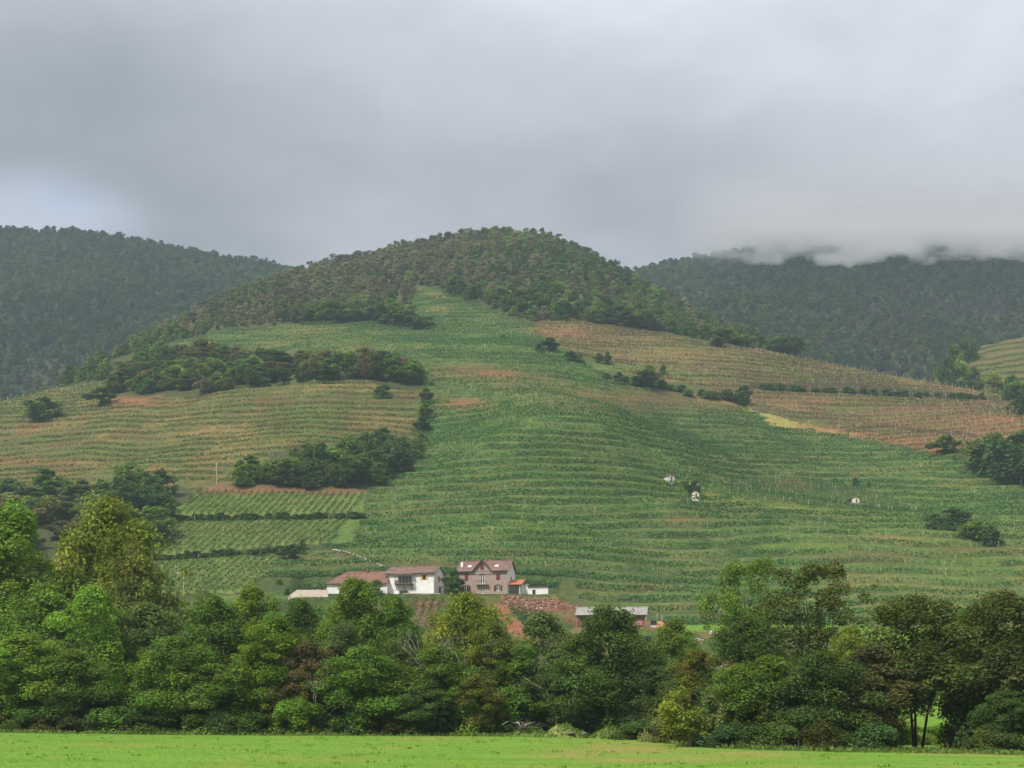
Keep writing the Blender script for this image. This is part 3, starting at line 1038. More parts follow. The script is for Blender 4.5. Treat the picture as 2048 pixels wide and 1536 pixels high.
NEAR = [
    # u, r, top v, width px, form, colour, label
    (-95, 148, 1085, 230, 'broad', 'mid', 'mid green broad tree at the far end of the hedgerow beside the yellow-green giant'),
    (25, 150, 1008, 235, 'tall', 'bright', 'very tall fresh green tree rising over the hedgerow beside the olive-yellow giant'),
    (212, 152, 1002, 250, 'broad', 'yellow', 'very tall olive-yellow tree with ragged domed crown topping the hedgerow'),
    (275, 146, 1085, 150, 'round', 'olive', 'olive tree leaning out below the olive-yellow giant toward the lamp post'),
    (95, 140, 1165, 200, 'round', 'mid', 'mid green round tree under the fresh green giant'),
    (185, 131, 1178, 150, 'ash', 'bright', 'thin fresh green tree with a pale bare trunk showing in its crown'),
    (35, 126, 1270, 210, 'round', 'bright', 'bright green clumpy tree at the field edge under the fresh green giant'),
    (150, 126, 1300, 170, 'broad', 'mid', 'green tree with low boughs at the field edge under the thin pale-trunked tree'),
    (300, 136, 1205, 180, 'round', 'grey', 'grey-green round tree in front of the olive tree'),
    (345, 126, 1275, 180, 'broad', 'mid', 'green tree with layered boughs at the field edge under the grey-green tree'),
    (425, 139, 1188, 170, 'round', 'mid', 'green tree below the plots of vines beside the lamp post'),
    (500, 142, 1172, 150, 'round', 'bright', 'light green tree crown just below the cream terrace wall track'),
    (548, 125, 1228, 150, 'tall', 'bright', 'lush bright green tree of stacked round clumps next to the brown-leaved tree'),
    (430, 124, 1330, 150, 'ash', 'mid', 'green tree with a thin pale straight trunk above the field edge'),
    (618, 124, 1280, 115, 'tall', 'brown', 'dark brown-leaved tree between the lush bright tree and the grove'),
    (605, 148, 1200, 130, 'round', 'dark', 'dark slender tree in front of the slanting cream terrace wall'),
    (715, 142, 1158, 170, 'round', 'mid', 'green tree whose crown covers part of the low white farm wing'),
    (690, 128, 1245, 130, 'tall', 'grey', 'grey-green tree below the low white farm wing'),
    (725, 122, 1295, 190, 'broad', 'mid', 'broad green tree on a pale forked trunk at the field edge'),
    (790, 140, 1190, 130, 'round', 'mid', 'green tree standing below the balcony house'),
    (812, 127, 1262, 120, 'tall', 'grey', 'slender grey-green tree below the brown furrows of the balcony house'),
    (930, 131, 1190, 185, 'broad', 'yellow', 'yellow-green domed tree below the stone house'),
    (985, 127, 1240, 110, 'tall', 'olive', 'olive narrow tree beside the strip of red soil'),
    (880, 123, 1290, 160, 'round', 'mid', 'green tree with pale dead limbs standing in front of the yellow-green dome'),
    (850, 120.5, 1365, 150, 'round', 'dark', 'dark ivy-clad low tree below the dead pale limbs'),
    (955, 121, 1350, 120, 'round', 'olive', 'olive low tree at the field edge below the yellow-green dome'),
    (1085, 142, 1228, 135, 'ash', 'grey', 'grey-green feathery tree below the red rubble bank'),
    (1045, 126, 1290, 130, 'tall', 'mid', 'narrow green tree below the strip of red soil'),
    (1110, 125, 1300, 130, 'round', 'grey', 'grey-green tree with pale leaning stems behind the brush heap'),
    (1218, 119, 1208, 195, 'cone', 'dark', 'large dark green conical tree covering part of the grey-roofed shed'),
    (1165, 121, 1270, 140, 'round', 'dark', 'dark round tree beside the large dark conical tree'),
    (1290, 124, 1300, 120, 'round', 'blue', 'dark bluish tree behind the large conical tree'),
    (1345, 140, 1238, 130, 'round', 'mid', 'green tree standing below the crate beside the shed'),
    (1395, 116, 1300, 130, 'round', 'olive', 'olive tree behind the small yellow leaning tree'),
    (1385, 94, 1378, 112, 'leaning', 'yellow', 'small yellow-green tree leaning on a pale thin trunk at the field edge'),
    (1492, 128, 1118, 150, 'open', 'mid', 'tall thin-crowned green tree rising over the grove beside the brown multi-stemmed tree'),
    (1500, 112, 1235, 180, 'broad', 'dark', 'dark broad tree under the tall thin-crowned green tree'),
    (1628, 124, 1122, 200, 'open', 'deep', 'tall olive multi-stemmed tree with bare stems under an open crown'),
    (1545, 97, 1310, 180, 'round', 'mid', 'green round tree behind the lone dark fence stake'),
    (1640, 94, 1305, 190, 'broad', 'dark', 'dark green tree with low boughs beside the lone dark fence stake'),
    (1700, 112, 1252, 130, 'round', 'yellow', 'yellow-green tree top between the multi-stemmed tree and the rusty oak'),
    (1480, 97, 1330, 140, 'round', 'mid', 'green tree beside the small yellow leaning tree'),
    (1835, 100, 1192, 280, 'grove', 'deep', 'big olive tree with rusty patches over the gap onto the far meadow'),
    (1745, 96, 1285, 170, 'tall', 'russet', 'rusty olive-green tree beside the big olive tree'),
    (1930, 112, 1225, 180, 'grove', 'mid', 'green tree behind the gap onto the far meadow'),
    (2015, 96, 1184, 250, 'grove', 'deep', 'tall dark olive tree on the far side of the meadow gap'),
    (2110, 95, 1215, 240, 'broad', 'dark', 'dark tree closing the hedgerow beyond the tall dark olive tree'),
    (2005, 90, 1380, 130, 'round', 'dark', 'low dark tree in front of the tall dark olive tree'),
]
for (u, r, vt, w, fm, col, lab) in NEAR:
    place_tree('tree', fm, u, r, vt, w, col, lab, group='trees of the hedgerow along the field')
# smaller trees standing in the hedgerow's shade
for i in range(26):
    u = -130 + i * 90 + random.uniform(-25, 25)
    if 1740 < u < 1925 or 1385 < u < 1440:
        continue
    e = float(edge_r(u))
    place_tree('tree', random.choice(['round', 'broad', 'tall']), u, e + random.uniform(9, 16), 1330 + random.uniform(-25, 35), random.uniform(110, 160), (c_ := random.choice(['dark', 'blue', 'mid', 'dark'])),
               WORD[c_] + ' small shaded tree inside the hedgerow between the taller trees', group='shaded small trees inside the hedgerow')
# thicket added behind the front trees, its dark leaf colours deepening the shade
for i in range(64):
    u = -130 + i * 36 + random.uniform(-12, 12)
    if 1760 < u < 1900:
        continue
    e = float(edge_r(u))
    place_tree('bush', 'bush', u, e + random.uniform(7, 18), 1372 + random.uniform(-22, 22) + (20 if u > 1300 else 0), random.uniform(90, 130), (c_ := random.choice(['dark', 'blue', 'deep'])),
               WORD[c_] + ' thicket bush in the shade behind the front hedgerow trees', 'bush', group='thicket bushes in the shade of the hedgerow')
# bushes along the field edge, mostly dark leaf colours painting shade at the base
for i in range(40):
    u = -110 + i * 56 + random.uniform(-18, 18)
    if 1010 < u < 1265 or 1775 < u < 1905 or 1360 < u < 1400:
        continue
    e = float(edge_r(u))
    place_tree('bush', random.choice(['bush', 'bush', 'shrub']), u, e + random.uniform(0.6, 2.6), 1430 + random.uniform(-16, 14) + (30 if u > 1300 else 0), random.uniform(70, 120), (c_ := random.choice(['dark', 'mid', 'dark', 'blue', 'deep'])),
               WORD[c_] + ' low leafy bush at the foot of the hedgerow along the field', 'bush', group='bushes along the field edge')
place_tree('bush', 'bush', 600, 120.8, 1398, 110, 'bright', 'light green bramble bush below the brown-leaved tree', 'bush')
place_tree('bush', 'bush', 935, 120.5, 1400, 90, 'bright', 'light green elder bush behind the earth heaps', 'bush')
place_tree('bush', 'shrub', 1010, 124, 1385, 120, 'bright', 'bright green bush in the hollow behind the brush heap', 'bush')
place_tree('bush', 'willow', 1418, 94.5, 1386, 56, 'grey', 'grey-green upright willow bush beside the small yellow leaning tree', 'bush')
place_tree('bush', 'shrub', 1318, 104, 1440, 60, 'pale', 'pale twiggy shrub on the field edge next to the earth heaps', 'bush')
place_tree('bush', 'bush', 1800, 118, 1445, 120, 'bright', 'bright green bush on the far meadow seen through the hedgerow gap', 'bush')
place_tree('bush', 'bush', 1890, 122, 1450, 110, 'bright', 'bright green thicket on the far meadow beside the gap under the big olive tree', 'bush')


# bare limbs
def bare_tree(name, seed, H, mat, label, loc, depth=4, spread=.55, r0=.09):
    g = random.Random(seed)
    mb = MB()

    def grow(p, d, ln, r, k):
        q = p + d * ln + Vector((g.gauss(0, .05), g.gauss(0, .05), g.gauss(0, .03))) * ln
        mb.tube([p, p.lerp(q, .5) + Vector((g.gauss(0, .04), g.gauss(0, .04), 0)) * ln, q], [r, r * .82, r * .62], 5)
        if k:
            for j in range(2 if g.random() < .6 else 3):
                nd = (d + Vector((g.gauss(0, spread), g.gauss(0, spread), g.gauss(.05, spread * .6)))).normalized()
                grow(q, nd, ln * g.uniform(.6, .82), r * .6, k - 1)

    grow(Vector((0, 0, -.2)), Vector((g.gauss(0, .12), g.gauss(0, .1), 1)).normalized(), H * .42, r0, depth)
    o = empty(name, loc, 0, label, 'dead tree')
    mb.build('trunk', mat, o, True)
    return o


def gz(x, y):
    return float(np.atleast_1d(ground(np.array([float(x)]), np.array([float(y)])))[0])


for (u, r, H, sd_, lab) in [(872, 122.6, 8.8, 4, 'pale dead tree with forked bare limbs before the green grove under the stone house'),
                            (925, 122.4, 8.6, 9, 'pale dead tree with upswept bare limbs below the yellow-green domed tree'),
                            (1112, 123.5, 7.2, 15, 'grey dead tree with straight leaning stems behind the brush heap'),
                            (186, 132.5, 9.6, 21, 'pale leafless tree standing through the fresh green hedgerow trees'),
                            (655, 121.5, 4.6, 33, 'pale bare snag with a drooping limb next to the brown-leaved tree')]:
    x = px(u, r)
    bare_tree('dead_tree', sd_, H, M['dead_wood'], lab, (x, r, gz(x, r)), r0=.06)


# ------------------------------------------------------------------ hill trees: individuals of the belts and clumps
HF = {
    'h_round': tree_parts(31, 8, 8, .05, 'dome', 44, 2600, .42, .19, 5, sides=5),
    'h_oval': tree_parts(32, 9, 7, .08, 'round', 44, 2600, .42, .19, 5, sides=5),
    'h_loose': tree_parts(33, 8, 7, .12, 'vase', 34, 1700, .40, .19, 8, bark='pale_bark', sides=5),
    'h_bush': tree_parts(34, 3.5, 5, .0, 'dome', 26, 1300, .34, .22, 3, sides=4),
}
HD = {'h_round': (8, 8), 'h_oval': (9, 7), 'h_loose': (8, 7), 'h_bush': (3.5, 5)}
# distance of the land behind a pixel
_ru = np.arange(-900, 2951, 10.0)
_vis = pix_v(ZF, gr)


def dist_at(u, v):
    i = int(np.clip(round((u - GU[0]) / 5.0), 0, len(GU) - 1))
    m = GR > 285
    vv = np.minimum.accumulate(_vis[i][m])
    return float(np.interp(-v, -vv, GR[m]))


def hill_tree(name, form, u, vbase, hpx, wpx, col, label, cat='tree', group=None):
    r = dist_at(u, vbase)
    return place_tree(name, form, u, r, vbase - hpx, wpx, col, label, cat, group, forms=HF, dims=HD)


def belt(n, poly, hpx, wpx, cols, label, group, forms=('h_round', 'h_oval', 'h_round', 'h_loose'), seed=1, name='tree', cat='tree', mind=14):
    g = random.Random(seed)
    us, vs_ = [p[0] for p in poly], [p[1] for p in poly]
    pts, tries = [], 0
    while len(pts) < n and tries < n * 60:
        tries += 1
        u, v = g.uniform(min(us), max(us)), g.uniform(min(vs_), max(vs_))
        if not pin(poly, np.array([float(u)]), np.array([float(v)]))[0]:
            continue
        if any(abs(u - a) < mind and abs(v - b) < mind * .45 for a, b in pts):
            continue
        pts.append((u, v))
        k = g.uniform(.8, 1.2)
        hill_tree(name, g.choice(forms), u, v, g.uniform(*hpx) * k, g.uniform(*wpx) * k, (c_ := g.choice(cols)), WORD[c_] + ' ' + label, cat, group)


belt(72, [(215, 775), (300, 712), (500, 722), (700, 728), (840, 742), (845, 770), (700, 752), (500, 762), (450, 785), (230, 788)], (22, 40), (34, 54), ['mid', 'dark', 'olive', 'grey', 'dark', 'rust', 'mid'],
     'tree in the wooded belt between the upper green terraces and the olive terraces', 'trees of the belt between the vineyards', seed=3, mind=15)
belt(9, [(480, 765), (840, 758), (845, 772), (700, 756), (500, 770)], (28, 40), (36, 52), ['dark', 'mid', 'dark'], 'tree on the lower rim of the belt above the olive terraces', 'trees on the lower rim of the belt', seed=5, mind=30)
belt(32, [(560, 970), (590, 938), (700, 912), (790, 908), (828, 915), (770, 965), (740, 978), (600, 978)], (30, 54), (44, 66), ['dark', 'mid', 'dark', 'blue', 'dark'],
     'tree in the copse above the downhill vine plots', 'trees of the copse above the plots', seed=8, mind=18)
belt(10, [(468, 972), (500, 940), (560, 950), (600, 975)], (20, 36), (34, 50), ['mid', 'dark', 'mid'], 'tree on the low end of the copse by the utility pole', 'trees on the low end of the copse', seed=9, mind=16)
belt(40, [(-40, 1120), (-40, 985), (150, 990), (250, 1010), (300, 1080), (200, 1130)], (28, 48), (40, 64), ['olive', 'grey', 'mid', 'rust', 'mid', 'pale', 'dark'],
     'scrubby tree on the slope behind the two hedgerow giants', 'scrub trees behind the hedgerow giants', seed=12, mind=18)
belt(13, [(180, 1010), (270, 985), (385, 1000), (350, 1050), (330, 1100), (240, 1080)], (50, 78), (54, 84), ['dark', 'blue', 'mid', 'dark', 'grey'],
     'tree at the near corner of the downhill vine plots', 'trees at the corner of the plots', seed=14, mind=24)
belt(16, [(555, 645), (640, 622), (830, 640), (850, 660), (720, 645)], (20, 34), (34, 50), ['dark', 'mid', 'dark', 'mid'], 'tree lining the top of the upper green terraces', 'trees above the upper terraces', seed=15, mind=24)
belt(16, [(905, 590), (1000, 618), (1150, 640), (1300, 662), (1300, 650), (1100, 618), (960, 590)], (24, 38), (34, 52), ['blue', 'dark', 'mid', 'dark'], 'tree on the forest edge above the tongue of vines',
     'trees on the forest edge above the tongue', seed=16, mind=28)
belt(12, [(1420, 690), (1600, 712), (1700, 728), (1580, 700), (1450, 676)], (18, 32), (30, 46), ['mid', 'dark', 'mid'], 'tree behind the crest of the brown terraces', 'trees on the crest of the brown terraces', seed=17, mind=24)
for (u, vb, h, w, fm, col, lab) in [
        (88, 838, 42, 62, 'h_round', 'dark', 'dark flat-topped tree standing alone among the olive terraces'), (205, 812, 36, 46, 'h_oval', 'dark', 'dark tree above the rounded bushes in the olive terraces'),
        (760, 795, 22, 26, 'h_bush', 'dark', 'small dark bush in dry grass above the olive terraces'), (772, 795, 24, 26, 'h_bush', 'blue', 'bluish round bush beside the small dark bush in dry grass'),
        (853, 808, 32, 30, 'h_oval', 'olive', 'topmost bush of the short hedge dividing olive and green vines'), (852, 838, 30, 32, 'h_oval', 'mid', 'middle bush of the short hedge dividing olive and green vines'),
        (845, 868, 34, 32, 'h_oval', 'dark', 'lowest dark bush of the short hedge dividing olive and green vines'), (842, 892, 26, 26, 'h_bush', 'grey', 'grey bush at the foot of the short dividing hedge'),
        (835, 918, 28, 46, 'h_bush', 'mid', 'light bush spilling from the copse onto the green vines'),
        (1100, 702, 26, 36, 'h_oval', 'dark', 'dark tree at the tip of the tongue of vines'), (1080, 702, 14, 20, 'h_bush', 'dark', 'small dark bush at the tip of the tongue of vines'),
        (1006, 680, 10, 12, 'h_bush', 'dark', 'tiny bush on the bank below the tongue of vines'),
        (1140, 722, 18, 34, 'h_bush', 'dark', 'low dark bush on the scrub strip below the tongue tree'), (1158, 724, 16, 26, 'h_bush', 'olive', 'olive bush on the scrub strip'),
        (1198, 726, 20, 20, 'h_oval', 'mid', 'upright small tree between scrub strip and brown terraces'), (1216, 728, 24, 16, 'h_oval', 'dark', 'slim dark small tree between scrub strip and brown terraces'),
        (1238, 764, 20, 18, 'h_oval', 'dark', 'small dark tree beside the bright grass patch'), (1290, 772, 30, 60, 'h_round', 'dark', 'broad dark bush cluster beside the bright grass patch'),
        (1298, 750, 18, 24, 'h_bush', 'mid', 'small bush above the broad dark bush'), (1326, 750, 18, 16, 'h_bush', 'dark', 'small round bush on the brown terraces by the scrub strip'),
        (1488, 808, 36, 32, 'h_oval', 'dark', 'dark tree at the head of the yellow grass strip'), (1455, 800, 18, 40, 'h_bush', 'dark', 'low dark bush beside the tree above the yellow grass strip'),
        (1892, 908, 36, 50, 'h_oval', 'mid', 'round green tree where brown and green terraces meet'),
        (1985, 950, 78, 110, 'h_round', 'dark', 'large dark tree mass edge beside the green terraces'), (2040, 960, 92, 120, 'h_round', 'blue', 'large dark green tree under the brown terraces'),
        (2110, 985, 90, 120, 'h_oval', 'dark', 'large tree behind the dark tree under the brown terraces'),
        (1905, 1062, 44, 80, 'h_round', 'dark', 'dark spreading bush on the green terraces near the white hut'), (1955, 1078, 36, 70, 'h_round', 'mid', 'green spreading bush below the dark spreading bush'),
        (1985, 1086, 22, 44, 'h_bush', 'dark', 'low bush at the track below the spreading bushes'),
        (1710, 970, 14, 14, 'h_bush', 'dark', 'small bush in the fold above the white-fronted hut'), (1737, 974, 10, 8, 'h_bush', 'dark', 'tiny dark bush in the fold of the terraces'),
        (1384, 990, 30, 34, 'h_loose', 'dark', 'small dark tree beside the stone hut on the grass ledge'),
        (582, 1118, 28, 34, 'h_oval', 'blue', 'bluish small tree at the corner of the vine plots'), (604, 1100, 22, 14, 'h_oval', 'mid', 'slim young tree on the grass track of the plots'),
        (2030, 800, 34, 60, 'h_round', 'mid', 'green tree at the end of the brown terraces'), (2060, 830, 44, 70, 'h_round', 'dark', 'dark tree where the earth tracks end'),
        (1640, 712, 34, 52, 'h_round', 'mid', 'rounded green tree on the crest of the brown terraces'), (1578, 708, 34, 64, 'h_round', 'dark', 'dark dense tree on the crest of the brown terraces'),
        (906, 1192, 52, 46, 'h_oval', 'dark', 'dark leafy tree in the yard between the two houses'), (560, 1168, 10, 14, 'h_bush', 'mid', 'small clipped bush at the track to the farm'),
        (576, 1190, 12, 14, 'h_bush', 'dark', 'round dark bush at the end of the cream wall')]:
    hill_tree('bush' if fm == 'h_bush' else 'tree', fm, u, vb, h, w, col, lab, 'bush' if fm == 'h_bush' else 'tree')
for (u, r, vt, w, fm, col, lab) in [(1893, 764, 716, 44, 'h_round', 'dark', 'dark tree at the foot of the far spur by the valley wood'), (1918, 770, 722, 40, 'h_round', 'mid', 'green tree in front of the far spur vines'),
                                   (1945, 760, 738, 46, 'h_oval', 'grey', 'grey-green tree at the foot of the far spur vines'), (1988, 752, 742, 40, 'h_round', 'yellow', 'yellowish tree below the far spur vines'),
                                   (2022, 752, 752, 50, 'h_round', 'mid', 'green tree between the brown terraces and the far spur'), (1905, 800, 690, 40, 'h_oval', 'mid', 'green tree on the shoulder of the far spur'),
                                   (1935, 850, 676, 36, 'h_round', 'dark', 'dark tree on the rim of the far spur')]:
    zg_ = float(spur_ground(np.array([u]), np.array([max(r, 762)]))[0]) - (0 if r > 762 else 6)
    place_tree('tree', fm, u, r, min(vt, VH - F * (zg_ + 5 - CZ) / r), w, col, lab, zg=zg_, forms=HF, dims=HD)
for i in range(16):
    t = i / 15
    hill_tree('bush', 'h_bush', 1215 + 275 * t + random.uniform(-6, 6), 757 + 52 * t + random.uniform(-3, 3), random.uniform(8, 15), random.uniform(18, 30), (c_ := random.choice(['dark', 'mid', 'deep'])),
              WORD[c_] + ' low bush on the scrub strip between green and brown terraces', 'bush', 'low bushes of the scrub strip')
place_tree('bush', 'h_bush', 700, 356.5, 1160, 36, 'yellow', 'yellow-green bush against the low white farm wing', 'bush', forms=HF, dims=HD)
place_tree('bush', 'h_bush', 752, 356.5, 1162, 34, 'mid', 'leafy bush between the low wing and the balcony house', 'bush', forms=HF, dims=HD)
# low hedges between the downhill plots: bushes in a row
for (u0, v0, u1, v1, n, lab) in [(340, 1036, 720, 1032, 24, 'bush of the dark hedge between the upper and middle vine plots'), (310, 1116, 600, 1098, 18, 'bush of the dark hedge between the middle and lower vine plots'),
                                 (1520, 775, 1960, 796, 22, 'low dark bush along the earth bank through the brown terraces')]:
    for i in range(n):
        t = (i + random.uniform(-.3, .3)) / (n - 1)
        hill_tree('bush', 'h_bush', u0 + (u1 - u0) * t, v0 + (v1 - v0) * t + 3, random.uniform(6, 13), random.uniform(18, 28), 'dark', lab, 'bush', lab.replace('bush of the ', 'bushes of the '))


# ------------------------------------------------------------------ the forests: points with instanced trees
far_forms = bpy.data.collections.new('forest_forms')
for k, (sd_, H, W, cb, shp, nc, nl) in enumerate([(41, 8, 8.5, .05, 'dome', 30, 1150), (42, 9, 7.5, .08, 'round', 30, 1050), (43, 8, 8, .04, 'dome', 34, 1150), (44, 9, 7, .15, 'vase', 24, 620)]):
    tr, cr = tree_parts(sd_, H, W, cb, shp, nc, nl, .52, .2, 6, sides=4, bark='pale_bark' if k == 3 else 'bark')
    cr.materials.clear()
    cr.materials.append(M['leaf_far'])
    # trunk and crown of a far tree are one mesh
    n1_, n2_ = len(cr.vertices), len(tr.vertices)
    a = np.zeros(n1_ * 3, np.float32)
    cr.vertices.foreach_get('co', a)
    b = np.zeros(n2_ * 3, np.float32)
    tr.vertices.foreach_get('co', b)
    tn_ = np.zeros(n1_ * 4, np.float32)
    cr.attributes['tint'].data.foreach_get('color', tn_)
    qs = [list(p.vertices) for p in tr.polygons]
    quad = np.concatenate([np.arange(n1_).reshape(-1, 4), np.array([q for q in qs if len(q) == 4]) + n1_])
    me = mesh_np('forest_tree', np.concatenate([a, b]).reshape(-1, 3), quad, attrs={'tint': np.concatenate([tn_.reshape(-1, 4), np.tile((1.5, .9, 1.2, 1), (n2_, 1))])}, mat=M['leaf_far'])
    fo = bpy.data.objects.new('forest_tree', me)
    far_forms.objects.link(fo)


def instancer():
    ng_ = bpy.data.node_groups.new('plant_forest', 'GeometryNodeTree')
    ng_.interface.new_socket('Geometry', in_out='INPUT', socket_type='NodeSocketGeometry')
    ng_.interface.new_socket('Geometry', in_out='OUTPUT', socket_type='NodeSocketGeometry')
    n, l = ng_.nodes, ng_.links
    gi, go = n.new('NodeGroupInput'), n.new('NodeGroupOutput')
    ip = n.new('GeometryNodeInstanceOnPoints')
    ci = n.new('GeometryNodeCollectionInfo')
    ci.inputs['Collection'].default_value = far_forms
    ci.inputs['Separate Children'].default_value = True
    ci.inputs['Reset Children'].default_value = True
    ip.inputs['Pick Instance'].default_value = True

    def attr(name, typ):
        a = n.new('GeometryNodeInputNamedAttribute')
        a.data_type = typ
        a.inputs['Name'].default_value = name
        return a.outputs[0]

    l.new(gi.outputs[0], ip.inputs['Points'])
    l.new(ci.outputs[0], ip.inputs['Instance'])
    l.new(attr('form', 'INT'), ip.inputs['Instance Index'])
    l.new(attr('turn', 'FLOAT_VECTOR'), ip.inputs['Rotation'])
    l.new(attr('size', 'FLOAT_VECTOR'), ip.inputs['Scale'])
    l.new(ip.outputs[0], go.inputs[0])
    return ng_


NG = instancer()


def forest(name, pts, size, form, col, label, cat='forest'):
    me = bpy.data.meshes.new(name)
    me.vertices.add(len(pts))
    me.vertices.foreach_set('co', np.asarray(pts, np.float32).ravel())
    a = me.attributes.new('size', 'FLOAT_VECTOR', 'POINT')
    a.data.foreach_set('vector', np.asarray(size, np.float32).ravel())
    a = me.attributes.new('turn', 'FLOAT_VECTOR', 'POINT')
    tr = np.zeros((len(pts), 3), np.float32)
    tr[:, 2] = rng.random(len(pts)) * 6.28
    a.data.foreach_set('vector', tr.ravel())
    a = me.attributes.new('form', 'INT', 'POINT')
    a.data.foreach_set('value', np.asarray(form, np.int32))
    a = me.attributes.new('icol', 'FLOAT_COLOR', 'POINT')
    a.data.foreach_set('color', np.concatenate([col, np.ones((len(pts), 1))], 1).astype(np.float32).ravel())
    o = add(name, me, kind='stuff', label=label, cat=cat)
    m = o.modifiers.new('plant', 'NODES')
    m.node_group = NG
    return o


def scatter(u0, u1, r0, r1, step):
    """jittered planting grid over the land"""
    xs = np.arange(px(u0, r1), px(u1, r1), step)
    ys = np.arange(r0, r1, step)
    X, Y = np.meshgrid(xs, ys)
    X, Y = X.ravel() + rng.uniform(-.48, .48, X.size) * step, Y.ravel() + rng.uniform(-.48, .48, X.size) * step
    U = 1024 + F * X / Y
    k = (U > u0) & (U < u1)
    return X[k], Y[k], U[k]


FCOL = np.array([LEAF['dark'], LEAF['blue'], LEAF['mid'], LEAF['grey'], LEAF['olive'], (0.175, 0.162, 0.105), LEAF['pale']])


def forest_cols(x, y, brown, seed, dim=1.0):
    n = fbm(x / 60 + seed, y / 60, 3) + rng.normal(size=len(x)) * .09
    pick = np.clip(((n - .28) / .44 * 4.2).astype(int), 0, 4)
    c = FCOL[pick].copy()
    b = rng.random(len(x)) < brown
    c[b] = FCOL[5] * rng.uniform(.8, 1.25, (b.sum(), 1))
    p = rng.random(len(x)) < .05
    c[p] = FCOL[6] * .8
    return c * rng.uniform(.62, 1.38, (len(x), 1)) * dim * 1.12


X, Y, U = scatter(-500, 2500, 420, 1030, 3.7)
Z = ground(X, Y)
V = pix_v(Z, Y)
rg = region(U, V)
low = np.interp(U, [-900, 0, 120, 214, 216, 300, 345, 450, 600, 720, 822, 824, 832, 900, 1000, 1060, 1300, 1600, 2000, 2300, 2950],
                [960, 795, 770, 762, 720, 700, 686, 658, 646, 640, 648, 610, 572, 578, 624, 646, 660, 712, 776, 830, 960])
k = (rg == FOREST) & (Y < np.interp(U, TU, ridge_r) + 26) & (V < low)
X, Y, U, V, Z = X[k], Y[k], U[k], V[k], Z[k]
brn = np.clip(1.1 * np.exp(-((U - 720) / 240) ** 2 - ((V - 560) / 60) ** 2) + .8 * np.exp(-((U - 420) / 150) ** 2 - ((V - 640) / 30) ** 2) + .6 * np.exp(-((U - 900) / 200) ** 2 - ((V - 500) / 30) ** 2) + .15, 0, .9)
col = forest_cols(X, Y, brn, 3)
s = .30 + .55 * rng.random(len(X)) ** 2
s = np.where(rng.random(len(X)) < brn * .7, s * .7, s)
form = np.where(rng.random(len(X)) < brn * .6, 3, rng.integers(0, 4, len(X)))
forest('forest', np.stack([X, Y, Z - .3], 1), np.stack([s, s, s * rng.uniform(.8, 1.2, len(X))], 1), form, col, 'mixed green and brownish woodland over the rounded main hill')
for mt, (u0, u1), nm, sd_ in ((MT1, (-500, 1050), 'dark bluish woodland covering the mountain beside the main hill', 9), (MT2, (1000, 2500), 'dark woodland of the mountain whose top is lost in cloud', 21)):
    X, Y, U = scatter(u0, u1, 905, 1530, 5.0)
    Z = mt_ground(mt, X, Y)
    V = pix_v(Z, Y)
    # leave out what stands behind the main hill
    k = (V < np.interp(U, TU, ridge_v) + 12) & (Z > ground(X, np.minimum(Y, 1240)) - 5)
    if mt is MT2:
        k &= ~((U > 1900) & (Y < 985) & (V > np.interp(U, [1840, 1900, 2048, 2700], [790, 715, 674, 640])))
    X, Y, Z, U, V = X[k], Y[k], Z[k], U[k], V[k]
    bz = np.full(len(X), .10)
    if mt is MT2:
        bz += .6 * np.exp(-((U - 1950) / 220) ** 2 - ((V - 620) / 45) ** 2)
    s = .42 + .62 * rng.random(len(X)) ** 1.8
    forest('forest', np.stack([X, Y, Z - .3], 1), np.stack([s, s, s], 1), rng.integers(0, 4, len(X)), forest_cols(X, Y, bz, sd_, .66) * np.array((.92, .97, 1.25)), nm)  # leaf colours dimmed and tinted with the blue of distance haze


# ------------------------------------------------------------------ vines
def vine_leaves(pts, h, dens, col, size=.34, width=.5, poor=None):
    """foliage along a row; pts (n, 3) on the ground every ~0.5 m"""
    n = len(pts)
    k = max(1, int(dens))
    c = np.repeat(pts, k, 0)
    m = len(c)
    d = np.gradient(pts[:, :2], axis=0) if n > 2 else np.tile((1.0, 0.0), (n, 1))
    d = d / np.maximum(np.linalg.norm(d, axis=1, keepdims=True), 1e-6)
    nrm = np.repeat(np.stack([d[:, 1], -d[:, 0]], 1), k, 0)
    hh_ = rng.random(m)
    off = rng.normal(size=m) * width * .35
    c = c + np.concatenate([nrm * off[:, None] + rng.normal(size=(m, 2)) * .12, (h * (.22 + .8 * hh_))[:, None]], 1)
    vig = np.repeat(.55 + .9 * fbm(pts[:, 0] / 7, pts[:, 1] / 7, 2), k)
    keep = rng.random(m) < np.clip(vig * 1.1, .25, 1) * (1 if poor is None else 1 - np.repeat(poor, k))
    c, nrm, vig = c[keep], nrm[keep], vig[keep]
    m = len(c)
    no = np.concatenate([nrm * np.where(rng.random(m) < .75, 1, -1)[:, None], np.full((m, 1), .5)], 1) + rng.normal(size=(m, 3)) * .5
    tint = np.asarray(col) * (.72 + .56 * rng.random((m, 1)))
    yel = rng.random(m) < .07
    tint[yel] = tint[yel] * np.array((2.1, 1.5, 1.0))
    sz = size * (.65 + .7 * rng.random(m))
    return cards(c, no, sz, sz * .72, tint)


